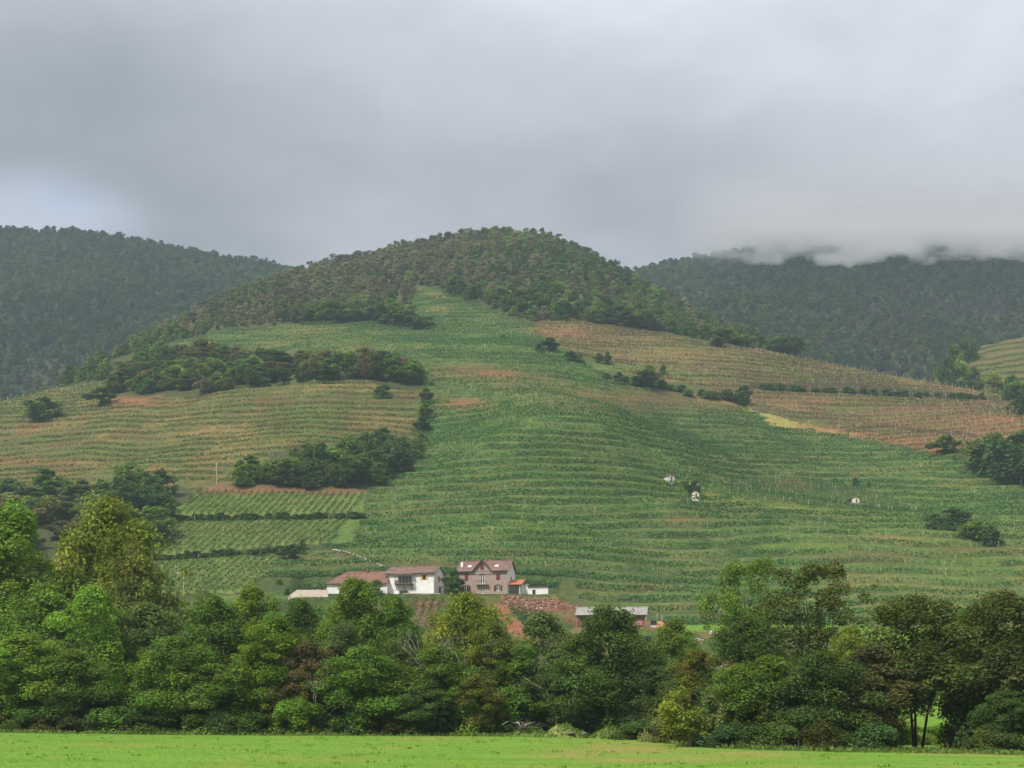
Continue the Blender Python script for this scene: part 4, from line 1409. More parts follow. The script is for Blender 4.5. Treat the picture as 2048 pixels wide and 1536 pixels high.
def posts_mesh(pts, gap, h, th):
    d = np.concatenate([[0], np.cumsum(np.linalg.norm(np.diff(pts[:, :2], axis=0), axis=1))])
    mb = MB()
    t = rng.uniform(0, gap)
    while t < d[-1]:
        if rng.random() < .85:
            p = [np.interp(t, d, pts[:, j]) for j in range(3)]
            hh_ = h * rng.uniform(.85, 1.2)
            lx = rng.normal() * .06
            i = len(mb.v)
            mb.box(p[0] - th, p[0] + th, p[1] - th, p[1] + th, p[2] - .2, p[2] + hh_)
            for j in range(4, 8):
                a = mb.v[i + j]
                mb.v[i + j] = (a[0] + lx, a[1], a[2])
        t += gap * rng.uniform(.8, 1.25)
    return mb.mesh('posts', M['post_wood']) if mb.f else None


ROWS = []


def vine_row(*a, **kw):
    ROWS.append((a, kw))


def plant_rows(limit=290):
    """the rows that show largest become objects; what is left over is one mass of vines"""
    def shown(rw):
        p = rw[0][0]
        ln = np.linalg.norm(np.diff(p[:, :2], axis=0), axis=1).sum()
        u = 1024 + F * p[:, 0] / p[:, 1]
        return ln * rw[0][1] / p[:, 1].mean() ** 2 * ((u > -40) & (u < 2090)).mean()
    ROWS.sort(key=shown, reverse=True)
    rest_v, rest_q, rest_t, b0 = [], [], [], 0
    for i, (a, kw) in enumerate(ROWS):
        if i < limit:
            one_row(*a, **kw)
            continue
        v, q, t = vine_leaves(a[0], a[1], a[2], a[3], kw.get('size', .30), kw.get('width', .42), kw.get('poor'))
        rest_v.append(v)
        rest_q.append(q + b0)
        rest_t.append(t)
        b0 += len(v)
    if rest_v:
        add('vines', mesh_np('vines', np.concatenate(rest_v), np.concatenate(rest_q), attrs={'tint': np.concatenate(rest_t)}, mat=M['leaf_mesh']), kind='stuff',
            label='short and far remnants of vine rows over the terraces', cat='vines')


def one_row(pts, h, dens, col, label, group, post_gap=6.0, post_h=1.85, post_th=.042, size=.30, width=.42, poor=None):
    v, q, t = vine_leaves(pts, h, dens, col, size, width, poor)
    o = add('vine_row', mesh_np('vine_row', v, q, attrs={'tint': t}, mat=M['leaf_mesh']), label=label, cat='vine row', group=group)
    pm = posts_mesh(pts, post_gap, post_h, post_th) if post_gap else None
    if pm:
        add('posts', pm, o, kind='stuff')
    return o


VG = {GREEN: ((0.076, 0.172, 0.052), 2.0, 11, 'row of green vines along a terrace of the main green slope', 'vine rows of the main green slope', 10.0),
      LOWER: ((0.084, 0.178, 0.05), 1.7, 8, 'row of patchy vines on the mixed brown and green terraces', 'vine rows of the mixed terraces', 10.0),
      LEFT: ((0.095, 0.14, 0.042), 1.35, 6, 'row of low vines on the olive terraces across the dividing hedge', 'vine rows of the olive terraces', 13.0),
      RIGHT: ((0.11, 0.115, 0.04), 1.0, 3, 'row of sparse young vines and stakes on the brown terraces', 'vine rows of the brown terraces', 8.0)}
# contour rows: every terrace of the hill, walked column by column
cu = np.arange(-330, 2400, 2.5)
cr_ = np.arange(344, 800, 1.0)
cU, cR = np.meshgrid(cu, cr_, indexing='ij')
cX = (cU - 1024) / F * cR
cZ = smooth_hill(cX, cR)
cL = level(cX, cR, cZ)
cL = np.maximum.accumulate(cL + np.arange(len(cr_)) * 1e-5, axis=1)
for kk in range(int(cL.min()) + 1, int(cL.max())):
    for sub in (.22, .66):
        r_k = np.array([np.interp(kk + sub, cL[i], cr_, left=np.nan, right=np.nan) for i in range(len(cu))])
        x_k = (cu - 1024) / F * r_k
        z_k = smooth_hill(np.nan_to_num(x_k), np.nan_to_num(r_k, nan=400.0))
        v_k = pix_v(z_k, r_k)
        reg_k = np.where(np.isnan(r_k), 255, region(cu, np.nan_to_num(v_k, nan=400.0)))
        rrg = np.interp(cu, TU, ridge_r)
        reg_k = np.where(r_k > rrg - 4, 255, reg_k)
        for code, (col, h, dens, lab, grp, pg) in VG.items():
            if sub == .66 and not (code == RIGHT):
                continue
            m = (reg_k == code) & ((r_k > 377) | (x_k > 17))
            if sub == .66 and code == GREEN:
                m &= (v_k < 1085) & (r_k > 400)                      # two rows to a terrace higher up
            run = np.flatnonzero(np.diff(np.concatenate([[0], m.astype(int), [0]])))
            for a, b in zip(run[::2], run[1::2]):
                if b - a < 16:
                    continue
                xs, ys = x_k[a:b], r_k[a:b]
                dd = np.concatenate([[0], np.cumsum(np.hypot(np.diff(xs), np.diff(ys)))])
                if dd[-1] < 9:
                    continue
                t = np.arange(0, dd[-1], .5)
                X, Y = np.interp(t, dd, xs), np.interp(t, dd, ys)
                p = np.stack([X, Y, ground(X, Y) - .05], 1)
                # stretches where the vines failed
                gapn = fbm(X / 22 + kk * 3.1, Y / 22, 2)
                pu = 1024 + F * p[:, 0] / p[:, 1]
                pv = pix_v(p[:, 2], p[:, 1])
                bare = np.zeros(len(p))
                for (qu, qv, qa, qb, _c, qs) in PATCHES:
                    if _c is not BRIGHT:
                        bare = np.maximum(bare, qs * 1.2 * np.exp(-((pu - qu) / qa) ** 2 - ((pv - qv) / qb) ** 2))
                if code == GREEN:
                    vm_ = float(np.nanmean(v_k[a:b]))
                    zone = ('high under the forest edge' if vm_ < 725 else 'above the vineyard huts' if vm_ < 960 else 'between the huts and the farm' if vm_ < 1110 else 'just above the farm and shed')
                    lab = 'row of green vines on the main slope ' + zone
                    grp = 'vine rows of the main green slope ' + zone
                poor = np.clip(np.maximum(sstep(.52, .66, gapn) * (.6 if code == GREEN else .68), bare), 0, .93)
                alive = poor < .72                                   # a row ends where the vines failed
                cut = np.flatnonzero(np.diff(np.concatenate([[0], alive.astype(int), [0]])))
                for c0, c1 in zip(cut[::2], cut[1::2]):
                    if c1 - c0 >= 20:
                        vine_row(p[c0:c1], h, dens, col, lab, grp, pg, poor=poor[c0:c1])


def line_rows(poly, angle, gap, h, dens, col, label, group, post_gap=0, size=.3, r_rng=(280, 600), skip=0.0):
    """straight rows over the land inside a pixel outline; angle of the rows from +Y"""
    us = [p[0] for p in poly]
    rs = [dist_at(*p) for p in poly]
    xs = [px(p[0], r) for p, r in zip(poly, rs)]
    d = np.array((math.sin(angle), math.cos(angle)))
    nrm = np.array((d[1], -d[0]))
    q = np.stack([xs, rs], 1)
    s0, s1 = (q @ nrm).min(), (q @ nrm).max()
    t0, t1 = (q @ d).min(), (q @ d).max()
    for s in np.arange(s0, s1, gap):
        t = np.arange(t0, t1, .45)
        w = nrm[None] * s + d[None] * t[:, None]
        w = w[(w[:, 1] > r_rng[0])]
        if len(w) < 5:
            continue
        z = ground(w[:, 0], w[:, 1])
        ok_ = pin(poly, 1024 + F * w[:, 0] / w[:, 1], pix_v(z, w[:, 1]))
        if ok_.sum() < 8:
            continue
        p = np.stack([w[:, 0], w[:, 1], z - .04], 1)
        run = np.flatnonzero(np.diff(np.concatenate([[0], ok_.astype(int), [0]])))
        for a, b in zip(run[::2], run[1::2]):
            if b - a >= 8:
                vine_row(p[a:b], h, dens, col, label, group, post_gap, size=size * .75, width=.28)


PL = (0.075, 0.155, 0.038)
line_rows(POLYS[6][1], R(9), 2.2, 1.2, 7, PL, 'downhill row of vines in the highest of the three tidy plots', 'vine rows of the highest plot', 26)
line_rows(POLYS[7][1], R(9), 2.2, 1.2, 7, PL, 'downhill row of vines in the middle of the three tidy plots', 'vine rows of the middle plot', 26)
line_rows(POLYS[8][1], R(13), 2.2, 1.2, 7, (0.066, 0.14, 0.036), 'downhill row of vines in the lowest of the three tidy plots', 'vine rows of the lowest plot', 26)
line_rows(POLYS[11][1], R(118), 1.9, 1.3, 3, (0.055, 0.125, 0.034), 'fine slanting row of vines on the rounded knoll', 'vine rows of the knoll', 10)
line_rows([(520, 1200), (645, 1200), (645, 1270), (520, 1270)], R(60), 2.0, 1.3, 3, (0.075, 0.155, 0.036), 'slanting row of vines below the cream terrace wall', 'vine rows below the cream wall', 0)
line_rows([(800, 1194), (893, 1194), (860, 1275), (780, 1275)], R(14), 2.1, 1.3, 3, (0.075, 0.155, 0.036), 'downhill row of vines on brown furrows below the balcony house', 'vine rows below the balcony house', 0)
line_rows([(1000, 1205), (1090, 1230), (1100, 1270), (1060, 1270)], R(35), 1.6, 1.4, 4, (0.045, 0.11, 0.036), 'dark row of vines beside the strip of red soil', 'vine rows beside the red soil', 0)
line_rows([(1270, 1268), (1400, 1275), (1400, 1340), (1270, 1340)], R(75), 2.2, 1.1, 3, (0.085, 0.155, 0.036), 'light green row of vines below the open shed', 'vine rows below the shed', 0)
for k_ in range(9):
    rr0 = 772 + k_ * 12.0
    uu_ = np.arange(1925 - k_ * 3, 2110, 1.2)
    rr0 = rr0 + (fbm(uu_ / 90, uu_ * 0 + k_, 2) - .5) * 8
    p_ = np.stack([(uu_ - 1024) / F * rr0, rr0, spur_ground(uu_, rr0)], 1)
    vine_row(p_, 1.5, 4, (.075, .115, .038), 'row of vines on the far spur under the cloud-capped mountain', 'vine rows of the far spur', 9)
plant_rows()
# brown furrows between the rows below the balcony house
nb = MB()
for i in range(3):
    pts = []
    for (u, v) in [(838 + i * 15, 1203), (846 + i * 15, 1203), (832 + i * 16, 1254), (822 + i * 16, 1254)]:
        r = dist_at(u, v)
        pts.append(Vector((px(u, r), r, 0)))
    n_ = 8
    for k in range(n_):
        a, b = k / n_, (k + 1) / n_
        q = [pts[0].lerp(pts[3], a), pts[0].lerp(pts[3], b), pts[1].lerp(pts[2], b), pts[1].lerp(pts[2], a)]
        nb.poly([(p.x, p.y, gz(p.x, p.y) + .12) for p in q])
nb.build('tilled_soil', simple_mat('tilled_soil', (0.24, 0.11, 0.075), (0.17, 0.08, 0.055), 1.2, .95, .05), kind='structure')


# ------------------------------------------------------------------ houses
def wall_with_openings(mb, x0, x1, z0, z1, y, holes, depth=.22):
    """front wall in the plane y with real openings and their reveals; holes (xa, xb, za, zb)"""
    xs = sorted({x0, x1, *[h[0] for h in holes], *[h[1] for h in holes]})
    zs_ = sorted({z0, z1, *[h[2] for h in holes], *[h[3] for h in holes]})
    for i in range(len(xs) - 1):
        for j in range(len(zs_) - 1):
            cx, cz = (xs[i] + xs[i + 1]) / 2, (zs_[j] + zs_[j + 1]) / 2
            if any(h[0] < cx < h[1] and h[2] < cz < h[3] for h in holes):
                continue
            mb.poly([(xs[i], y, zs_[j]), (xs[i + 1], y, zs_[j]), (xs[i + 1], y, zs_[j + 1]), (xs[i], y, zs_[j + 1])])
    for (a, b, c, d) in holes:
        e = y + depth
        mb.poly([(a, y, c), (b, y, c), (b, e, c), (a, e, c)])
        mb.poly([(a, y, d), (a, e, d), (b, e, d), (b, y, d)])
        mb.poly([(a, y, c), (a, e, c), (a, e, d), (a, y, d)])
        mb.poly([(b, y, c), (b, y, d), (b, e, d), (b, e, c)])
    return mb


def window(parent, xa, xb, za, zb, y, frame='white_paint', mull=1, name='window', cross=1, ft=.09):
    """frame with mullion set in the opening, pane behind"""
    f = MB()
    e = .004
    f.box(xa + e, xa + ft, y + .10, y + .17, za + e, zb - e).box(xb - ft, xb - e, y + .10, y + .17, za + e, zb - e)
    f.box(xa + ft, xb - ft, y + .10, y + .17, za + e, za + ft).box(xa + ft, xb - ft, y + .10, y + .17, zb - ft, zb - e)
    for k in range(mull):
        c = xa + (xb - xa) * (k + 1) / (mull + 1)
        f.box(c - ft * .7, c + ft * .7, y + .097, y + .168, za + ft, zb - ft)
    w = f.build(name, M[frame], parent)
    MB().box(xa + .01, xb - .01, y + .18, y + .20, za + .01, zb - .01).build('pane', M['glass'], w)
    return w


def shutter(parent, xa, xb, za, zb, y, mat):
    s = MB().box(xa, xb, y - .06, y - .005, za, zb)
    for k in range(3):
        z = za + (zb - za) * (.12 + .38 * k)
        s.box(xa + .04, xb - .04, y - .085, y - .0602, z - .05, z + .05)
    return s.build('shutter', M[mat], parent)


S = 362 / F                                   # metres to a pixel at the farm


def house_root(name, u_left, r, rot, label, zbase=PLAT_Z - .05):
    return empty(name, (px(u_left, r), r, zbase), rot, label, 'house')


# --- the stone house
h = house_root('stone_house', 914.5, 360, R(-14), 'three-storey reddish stone farmhouse with central gable and dark red shutters')
Wd, Dp, He = 13.3, 8.4, 6.25                  # front width, depth, eaves
Hr = He + 2.65
gx0, gx1, gxc = 4.35, 8.95, 6.65
holes = [(1.95, 2.95, 3.55, 5.05), (6.15, 7.2, 2.75, 5.05), (10.35, 11.35, 3.55, 5.05), (1.95, 2.95, .9, 2.25), (6.15, 7.1, .15, 2.25), (10.35, 11.35, .9, 2.25)]
w = wall_with_openings(MB(), 0, Wd, -1.2, He, 0, holes)
w.poly([(gx0, 0, He), (gx1, 0, He), (gxc, 0, He + 2.5)])
w.poly([(0, Dp, -1.2), (0, 0, -1.2), (0, 0, He), (0, Dp / 2, Hr), (0, Dp, He)])
w.poly([(Wd, Dp, -1.2), (0, Dp, -1.2), (0, Dp, He), (Wd, Dp, He)])
w.poly([(gx0, 0, He), (gxc, 0, He + 2.5), (gxc, Dp / 2, He + 2.5), (gx0, Dp / 2, He)])
w.build('front_wall', M['masonry'], h)
sw = MB().poly([(Wd, 0, -1.2), (Wd, Dp, -1.2), (Wd, Dp, He), (Wd, Dp / 2, Hr), (Wd, 0, He)]).build('side_wall', M['white_wall'], h)
sw['label'] = 'white rendered gable wall'
# roof: two slopes with the gable let in
ov, th = .55, .16
sl_ = (Hr - He) / (Dp / 2)
rf = MB()
fe = -ov
ze = He - ov * sl_
X0, X1 = -.35, Wd + .5
rf.slab([(X0, fe, ze + .12), (gx0 - .25, fe, ze + .12), (gxc, Dp / 2 * .98, Hr + .12), (X0, Dp / 2, Hr + .12)], th)
rf.slab([(gx1 + .25, fe, ze + .12), (X1, fe, ze + .12), (X1, Dp / 2, Hr + .12), (gxc, Dp / 2 * .98, Hr + .12)], th)
rf.slab([(X1, Dp / 2, Hr + .122), (X1, Dp + ov, ze + .12), (X0, Dp + ov, ze + .12), (X0, Dp / 2, Hr + .122)], th)
roof = rf.build('roof', M['old_tiles'], h)
gz_ = He + 2.5
gs = 2.5 / (gxc - gx0)
rg_ = MB()
rg_.slab([(gx0 - .3, -ov, He - .3 * gs + .16), (gxc, -ov, gz_ + .16), (gxc, Dp / 2, gz_ + .16), (gx0 - .3, 1.0, He - .3 * gs + .16)], .15)
rg_.slab([(gxc, -ov, gz_ + .161), (gx1 + .3, -ov, He - .3 * gs + .16), (gx1 + .3, 1.0, He - .3 * gs + .16), (gxc, Dp / 2, gz_ + .161)], .15)
rg_.build('gable_roof', M['old_tiles'], h)
bb = MB()
for sx_, a, b in ((1, gx0 - .32, gxc), (-1, gx1 + .32, gxc)):
    bb.poly([(a, -ov - .012, He - .32 * gs + .17), (a, -ov - .012, He - .32 * gs - .10), (b, -ov - .012, gz_ - .12), (b, -ov - .012, gz_ + .18)])
bb.build('bargeboard', M['dark_wood'], h)
MB().tube([(X0, Dp / 2, Hr + .16), (X1, Dp / 2, Hr + .16)], .13, 6).build('ridge_tiles', M['red_tiles'], roof)
MB().box(.5, 1.1, 1.5, 2.1, He + .6, He + 2.3).box(.45, 1.15, 1.45, 2.15, He + 2.302, He + 2.4).build('chimney', M['white_wall'], roof)
for xa in (2.4, 9.6):
    y_ = 1.35
    z_ = He + y_ * sl_ + .2
    MB().slab([(xa, y_, z_), (xa + .95, y_, z_), (xa + .95, y_ + .7, z_ + .7 * sl_), (xa, y_ + .7, z_ + .7 * sl_)], .1).build('skylight', M['white_paint'], roof)
for (xa, xb, za, zb) in (holes[3], holes[5]):
    window(h, xa, xb, za, zb, 0, mull=1)
    shutter(h, xa - .62, xa - .02, za - .05, zb + .05, 0, 'red_paint')
    shutter(h, xb + .02, xb + .62, za - .05, zb + .05, 0, 'red_paint')
for (xa, xb, za, zb) in (holes[0], holes[2]):
    window(h, xa, xb, za, zb, 0)
    m_ = (xa + xb) / 2
    shutter(h, xa + .01, m_ - .01, za, zb, .06, 'red_paint')
    shutter(h, m_ + .01, xb - .01, za, zb, .06, 'red_paint')
window(h, *holes[1], 0, ft=.12, name='balcony_door')
window(h, *holes[4], 0, ft=.12, name='front_door')
sh = shutter(h, 6.2, 7.1, He + .15, He + 1.5, -.002, 'red_paint')
for (xa, xb, za, zb) in holes + [(6.2, 7.1, He + .15, He + 1.5)]:
    MB().box(xa - .16, xa - .001 if False else xb + .16, -.03, -.004, zb + .06, zb + .3).build('lintel', M['sandstone'], h)
bal = MB().box(5.05, 8.3, -1.0, -.005, 2.5, 2.68).build('balcony', M['concrete'], h)
rl = MB().box(5.05, 8.3, -1.0, -.96, 3.5, 3.55)
for k in range(17):
    x = 5.07 + k * .2
    rl.box(x, x + .03, -.99, -.965, 2.682, 3.498)
rl.build('railing', M['dark_metal'], bal)
MB().tube([(.12, -.09, -.4), (.12, -.09, He - .2)], .06, 5).build('downpipe', M['metal'], h)
MB().box(X0, X1, -ov - .12, -ov - .015, ze - .07, ze + .05).build('gutter', M['dark_wood'], h)
MB().box(Wd + .004, Wd + .05, 3.5, 4.3, 3.4, 4.7).build('side_window', M['glass'], h)

# --- the porch with the orange roof, and the flat annex
p = empty('porch', (px(1013.0, 357.8), 357.8, PLAT_Z - .05), R(-10), 'open porch with bright orange tiled roof on pale posts beside the stone house', 'porch')
MB().slab([(-.7, -.5, 2.55), (4.0, -.5, 2.55), (4.4, 3.0, 4.0), (.35, 3.0, 4.0)], .16).build('roof', M['orange_tiles'], p)
for x in (.15, 3.3):
    MB().box(x, x + .28, 0, .28, -.8, 2.52).build('post', M['cream_wall'], p)
MB().box(-.2, 3.8, 0.02, .25, 2.3, 2.5).build('beam', M['dark_wood'], p)
MB().box(-.1, 3.9, 3.0, 3.2, -.8, 3.85).build('back_wall', M['white_wall'], p)
MB().box(3.75, 3.95, .6, 2.99, -.8, 2.7).build('side_wall', M['white_wall'], p)
tb_ = empty('garden_table', (px(1026, 359.2), 359.2, PLAT_Z), 0, 'dark table standing under the orange porch roof', 'table')
MB().box(-.9, .9, -.4, .4, .68, .75).build('table_top', M['dark_wood'], tb_)
for sx_ in (-.8, .8):
    for sy_ in (-.3, .3):
        MB().box(sx_ - .04, sx_ + .04, sy_ - .04, sy_ + .04, -.1, .679).build('leg', M['dark_wood'], tb_)
a_ = empty('annex', (px(1045.5, 358.5), 358.5, PLAT_Z - .05), R(-6), 'low white annex with flat dark-edged roof and one dark door', 'outbuilding')
hole = (2.45, 3.3, -.4, 1.25)
wall_with_openings(MB(), 1.45, 6.45, -1.0, 1.95, 0, [hole]).poly([(6.45, 0, -1), (6.45, 4, -1), (6.45, 4, 1.95), (6.45, 0, 1.95)]).poly([(1.45, 4, -1), (1.45, 0, -1), (1.45, 0, 1.95), (1.45, 4, 1.95)]).build('wall', M['white_wall'], a_)
MB().box(-.1, 1.4, .5, 4, -1, 2.5).build('link_wall', M['white_wall'], a_)
MB().box(1.2, 6.75, -.35, 4.3, 1.955, 2.2).build('roof', M['dark_wood'], a_)
MB().box(-.3, 1.5, .3, 4.1, 2.505, 2.66).build('link_roof', M['concrete'], a_)
dr = MB().box(hole[0] + .01, hole[1] - .01, .14, .19, hole[2], hole[3] - .01).build('door', M['dark_wood'], a_)
MB().box(hole[1] - .2, hole[1] - .12, .09, .139, .45, .55).build('handle', M['metal'], dr)

# --- the white house with the wooden balcony
h = house_root('balcony_house', 775.5, 361, R(-15), 'white two-storey house with dark wooden balcony and old tiled roof')
Wd, Dp, He = 12.7, 7.6, 5.75
Hr = He + 1.75
sl_ = (Hr - He) / (Dp / 2)
holes = [(3.0, 6.4, 3.0, 5.0), (9.45, 10.35, 3.75, 5.1)]
w = wall_with_openings(MB(), 0, Wd, -1.2, He, 0, holes)
w.poly([(0, Dp, -1.2), (0, 0, -1.2), (0, 0, He), (0, Dp / 2, Hr), (0, Dp, He)])
w.poly([(Wd, 0, -1.2), (Wd, Dp, -1.2), (Wd, Dp, He), (Wd, Dp / 2, Hr), (Wd, 0, He)])
w.poly([(Wd, Dp, -1.2), (0, Dp, -1.2), (0, Dp, He), (Wd, Dp, He)])
w.build('wall', M['white_wall'], h)
MB().box(-.01, Wd + .012, -.012, .05, -1.2, .35).build('plinth', M['cream_wall'], h)
rf = MB()
ov = .6
ze = He - ov * sl_
rf.slab([(-.9, -ov, ze + .1), (Wd + .4, -ov, ze + .1), (Wd + .4, Dp / 2, Hr + .1), (-.6, Dp / 2, Hr + .1)], .16)
rf.slab([(Wd + .4, Dp / 2, Hr + .102), (Wd + .4, Dp + ov, ze + .1), (-.6, Dp + ov, ze + .1), (-.6, Dp / 2, Hr + .102)], .16)
roof = rf.build('roof', M['old_tiles'], h)
MB().slab([(2.2, -1.5, ze - .18), (7.1, -1.5, ze - .18), (7.1, .3, ze + .42), (2.2, .3, ze + .42)], .14).build('balcony_roof', M['old_tiles'], roof)
MB().tube([(-.6, Dp / 2, Hr + .14), (Wd + .4, Dp / 2, Hr + .14)], .12, 6).build('ridge_tiles', M['red_tiles'], roof)
MB().box(-.05, .5, 5.2, 5.8, Hr - 1.0, Hr + .7).build('chimney', M['sandstone'], roof)
bal = MB().box(2.3, 7.0, -1.35, -.005, 2.65, 2.85).build('balcony', M['dark_wood'], h)
for k in range(24):
    x = 2.33 + k * .2
    MB().box(x, x + .13, -1.34, -1.29, 2.852, 3.65).build('slat', M['dark_wood'], bal)
MB().box(2.3, 7.0, -1.36, -1.27, 3.652, 3.75).build('handrail', M['dark_wood'], bal)
for sx_ in (2.35, 6.83):
    MB().box(sx_, sx_ + .12, -1.26, -.02, 3.4, 3.5).box(sx_, sx_ + .12, -1.26, -.02, 2.852, 2.95).build('side_rail', M['dark_wood'], bal)
for x in (2.45, 4.6, 6.65):
    br = MB()
    br.poly([(x, -.01, 1.2), (x, -1.2, 2.648), (x, -1.0, 2.648), (x, -.01, 1.5)]).poly([(x + .16, -.01, 1.2), (x + .16, -.01, 1.5), (x + .16, -1.0, 2.648), (x + .16, -1.2, 2.648)])
    br.poly([(x, -.01, 1.2), (x + .16, -.01, 1.2), (x + .16, -1.2, 2.648), (x, -1.2, 2.648)])
    br.build('bracket', M['dark_wood'], bal)
for x in (2.35, 6.83):
    MB().box(x, x + .13, -1.34, -1.21, 3.752, ze - .25).build('post', M['dark_wood'], bal)
window(h, *holes[0], 0, mull=3, ft=.1)
window(h, *holes[1], 0, mull=1, frame='dark_wood')
shutter(h, 8.85, 9.43, 3.72, 5.1, 0, 'yellow_paint')
shutter(h, 10.37, 10.95, 3.72, 5.1, 0, 'yellow_paint')
for x in (.1, Wd - .15):
    MB().tube([(x, -.08, -.5), (x, -.08, He - .1)], .06, 5).build('downpipe', M['metal'], h)
sw_ = MB().box(Wd + .004, Wd + .06, 3.2, 4.0, 3.5, 4.9).build('side_window', M['glass'], h)
MB().box(Wd + .004, Wd + .05, 2.5, 3.19, 3.5, 4.9).build('side_shutter', M['yellow_paint'], h)
MB().box(Wd + .004, Wd + .06, 3.6, 5.0, -.1, 2.1).build('side_door', M['dark_wood'], h)
MB().box(Wd + .002, Wd + 1.1, 3.4, 5.2, 2.2, 2.32).build('door_canopy', M['concrete'], h)
MB().box(-.9, Wd + .4, -ov - .12, -ov - .01, ze - .1, ze + .02).build('gutter', M['dark_wood'], h)
for i, (u, hh_) in enumerate([(837, 1.6), (859, 1.9)]):
    o = empty('potted_shrub', (px(u, 359.3), 359.3, PLAT_Z - .1), 0, ['dark clipped potted shrub before the white balcony house wall, shorter one', 'taller dark potted shrub before the white wall near the downpipe'][i], 'potted plant')
    MB().tube([(0, 0, 0), (0, 0, .4)], [.16, .24], 8).build('pot', M['sandstone'], o)
    c_ = rng.normal(size=(160, 3)) * np.array((.16, .16, .38)) + np.array((0, 0, .4 + hh_ * .45))
    v, q, t = cards(c_, rng.normal(size=(160, 3)), np.full(160, .09), np.full(160, .06), np.tile((1.0, 1.0, 1.0), (160, 1)))
    add('foliage', mesh_np('foliage', v, q, attrs={'tint': t}, mat=M['leaf']), o, color=LEAF['dark'])

# --- the low wing with the hipped roof
h = house_root('low_wing', 653.5, 361, R(-6), 'low white farm wing with hipped red tiled roof beside the balcony house')
Wd, Dp, He = 15.8, 8.5, 3.1
holes = [(3.5, 4.6, .8, 2.1), (7.6, 8.8, .8, 2.1), (11.6, 12.6, 0, 2.1)]
w = wall_with_openings(MB(), 0, Wd, -1.6, He, 0, holes)
w.poly([(0, Dp, -1.6), (0, 0, -1.6), (0, 0, He), (0, Dp, He)]).poly([(Wd, 0, -1.6), (Wd, Dp, -1.6), (Wd, Dp, He), (Wd, 0, He)])
w.poly([(Wd, Dp, -1.6), (0, Dp, -1.6), (0, Dp, He), (Wd, Dp, He)])
w.build('wall', M['white_wall'], h)
Hr, o_ = He + 3.35, .5
A, B = (4.6, Dp / 2, Hr), (Wd + .2, Dp / 2, Hr)
e0, e1, e2, e3 = (-o_, -o_, He - .1), (Wd + .2, -o_, He - .1), (Wd + .2, Dp + o_, He - .1), (-o_, Dp + o_, He - .1)
rf = MB()
rf.slab([e0, e1, B, A], .15).slab([e2, e3, A, B], .151).slab([e3, e0, A], .152)
roof = rf.build('roof', M['red_tiles'], h)
MB().tube([A, B], .13, 6).build('ridge_tiles', M['old_tiles'], roof)
MB().tube([(-o_, -o_, He - .05), A], .11, 6).build('hip_tiles', M['old_tiles'], roof)
MB().box(9.6, 10.0, 3.4, 3.8, Hr - .6, Hr + .8).build('flue', M['sandstone'], roof)
window(h, *holes[0], 0)
window(h, *holes[1], 0)
d_ = MB().box(11.61, 12.59, .12, .17, 0, 2.09).build('door', M['dark_wood'], h)
MB().box(12.3, 12.38, .07, .119, 1.0, 1.1).build('handle', M['metal'], d_)
MB().box(-.7, Wd, -o_ - .1, -o_ - .01, He - .24, He - .13).build('gutter', M['dark_wood'], h)

# --- yard wall, terrace wall, gate between the houses
MB().box(0, 7.9, 0, .3, -3.2, .75).poly([(0, 0, .75), (0, .3, .75), (-2.3, .3, -.9), (-2.3, 0, -.9)]).poly([(0, 0, -3.2), (0, 0, .75), (-2.3, 0, -.9), (-2.3, 0, -3.2)]).build(
    'terrace_wall', M['cream_wall'], None, loc=(px(594, 355.4), 355.4, PLAT_Z + .15), label='long cream terrace wall with one slanting end beside the low wing', cat='wall')
MB().box(0, 5.0, 0, .25, -.5, 1.9).build('yard_wall', M['dark_metal'], None, loc=(px(609, 364), 364, PLAT_Z + .2), label='dark grey screen wall behind the cream terrace wall', cat='wall')
t_o = empty('water_tank', (px(636, 360), 360, PLAT_Z + .3), 0, 'small white tank standing behind the cream terrace wall', 'tank')
MB().box(-.55, .55, -.45, .45, -.3, 1.0).build('body', M['white_paint'], t_o)
MB().tube([(0, 0, .98), (0, 0, 1.12)], .16, 8).build('cap', M['dark_metal'], t_o)
g_o = empty('yard_gate', (px(887, 366), 366, PLAT_Z - .1), 0, 'weathered brown wooden gate closing the yard between the two houses', 'gate')
for k in range(16):
    MB().box(k * .24, k * .24 + .22, 0, .05, .05, 2.25 + .04 * (k % 3)).build('plank', simple_mat('gate_wood', (.20, .145, .115), (.15, .105, .085), 2, .9) if k == 0 else bpy.data.materials['gate_wood'], g_o)
MB().box(0, 3.85, .055, .12, .5, .65).box(0, 3.85, .055, .12, 1.6, 1.75).build('rail', M['dark_wood'], g_o)
# gravel yard before the houses
nb = MB()
nb.poly([(px(650, 357.5), 357.3, PLAT_Z + .03), (px(1000, 357.5), 357.3, PLAT_Z + .03), (px(1000, 360), 365, PLAT_Z + .03), (px(650, 360), 365, PLAT_Z + .03)])
nb.build('yard', simple_mat('yard_gravel', (.40, .36, .31), (.30, .26, .22), 1.0, .95), kind='structure')
MB().box(0, 9.5, 0, .3, -1.4, .22).build('low_kerb_wall', M['pale_stone'], None, loc=(px(806, 356.6), 356.6, PLAT_Z - .05), label='low pale stone edging wall of the yard below the balcony house', cat='wall')
MB().slab([(0, 0, 0), (2.2, 0, 0), (2.2, 1.6, 0), (0, 1.6, 0)], .1).box(.05, 2.15, .05, 1.55, -1.2, -.101).build('garden_store', M['dark_wood'], None, loc=(px(798, 357.6), 357.6, PLAT_Z + .95), label='small dark wooden store in front of the balcony house', cat='shed')


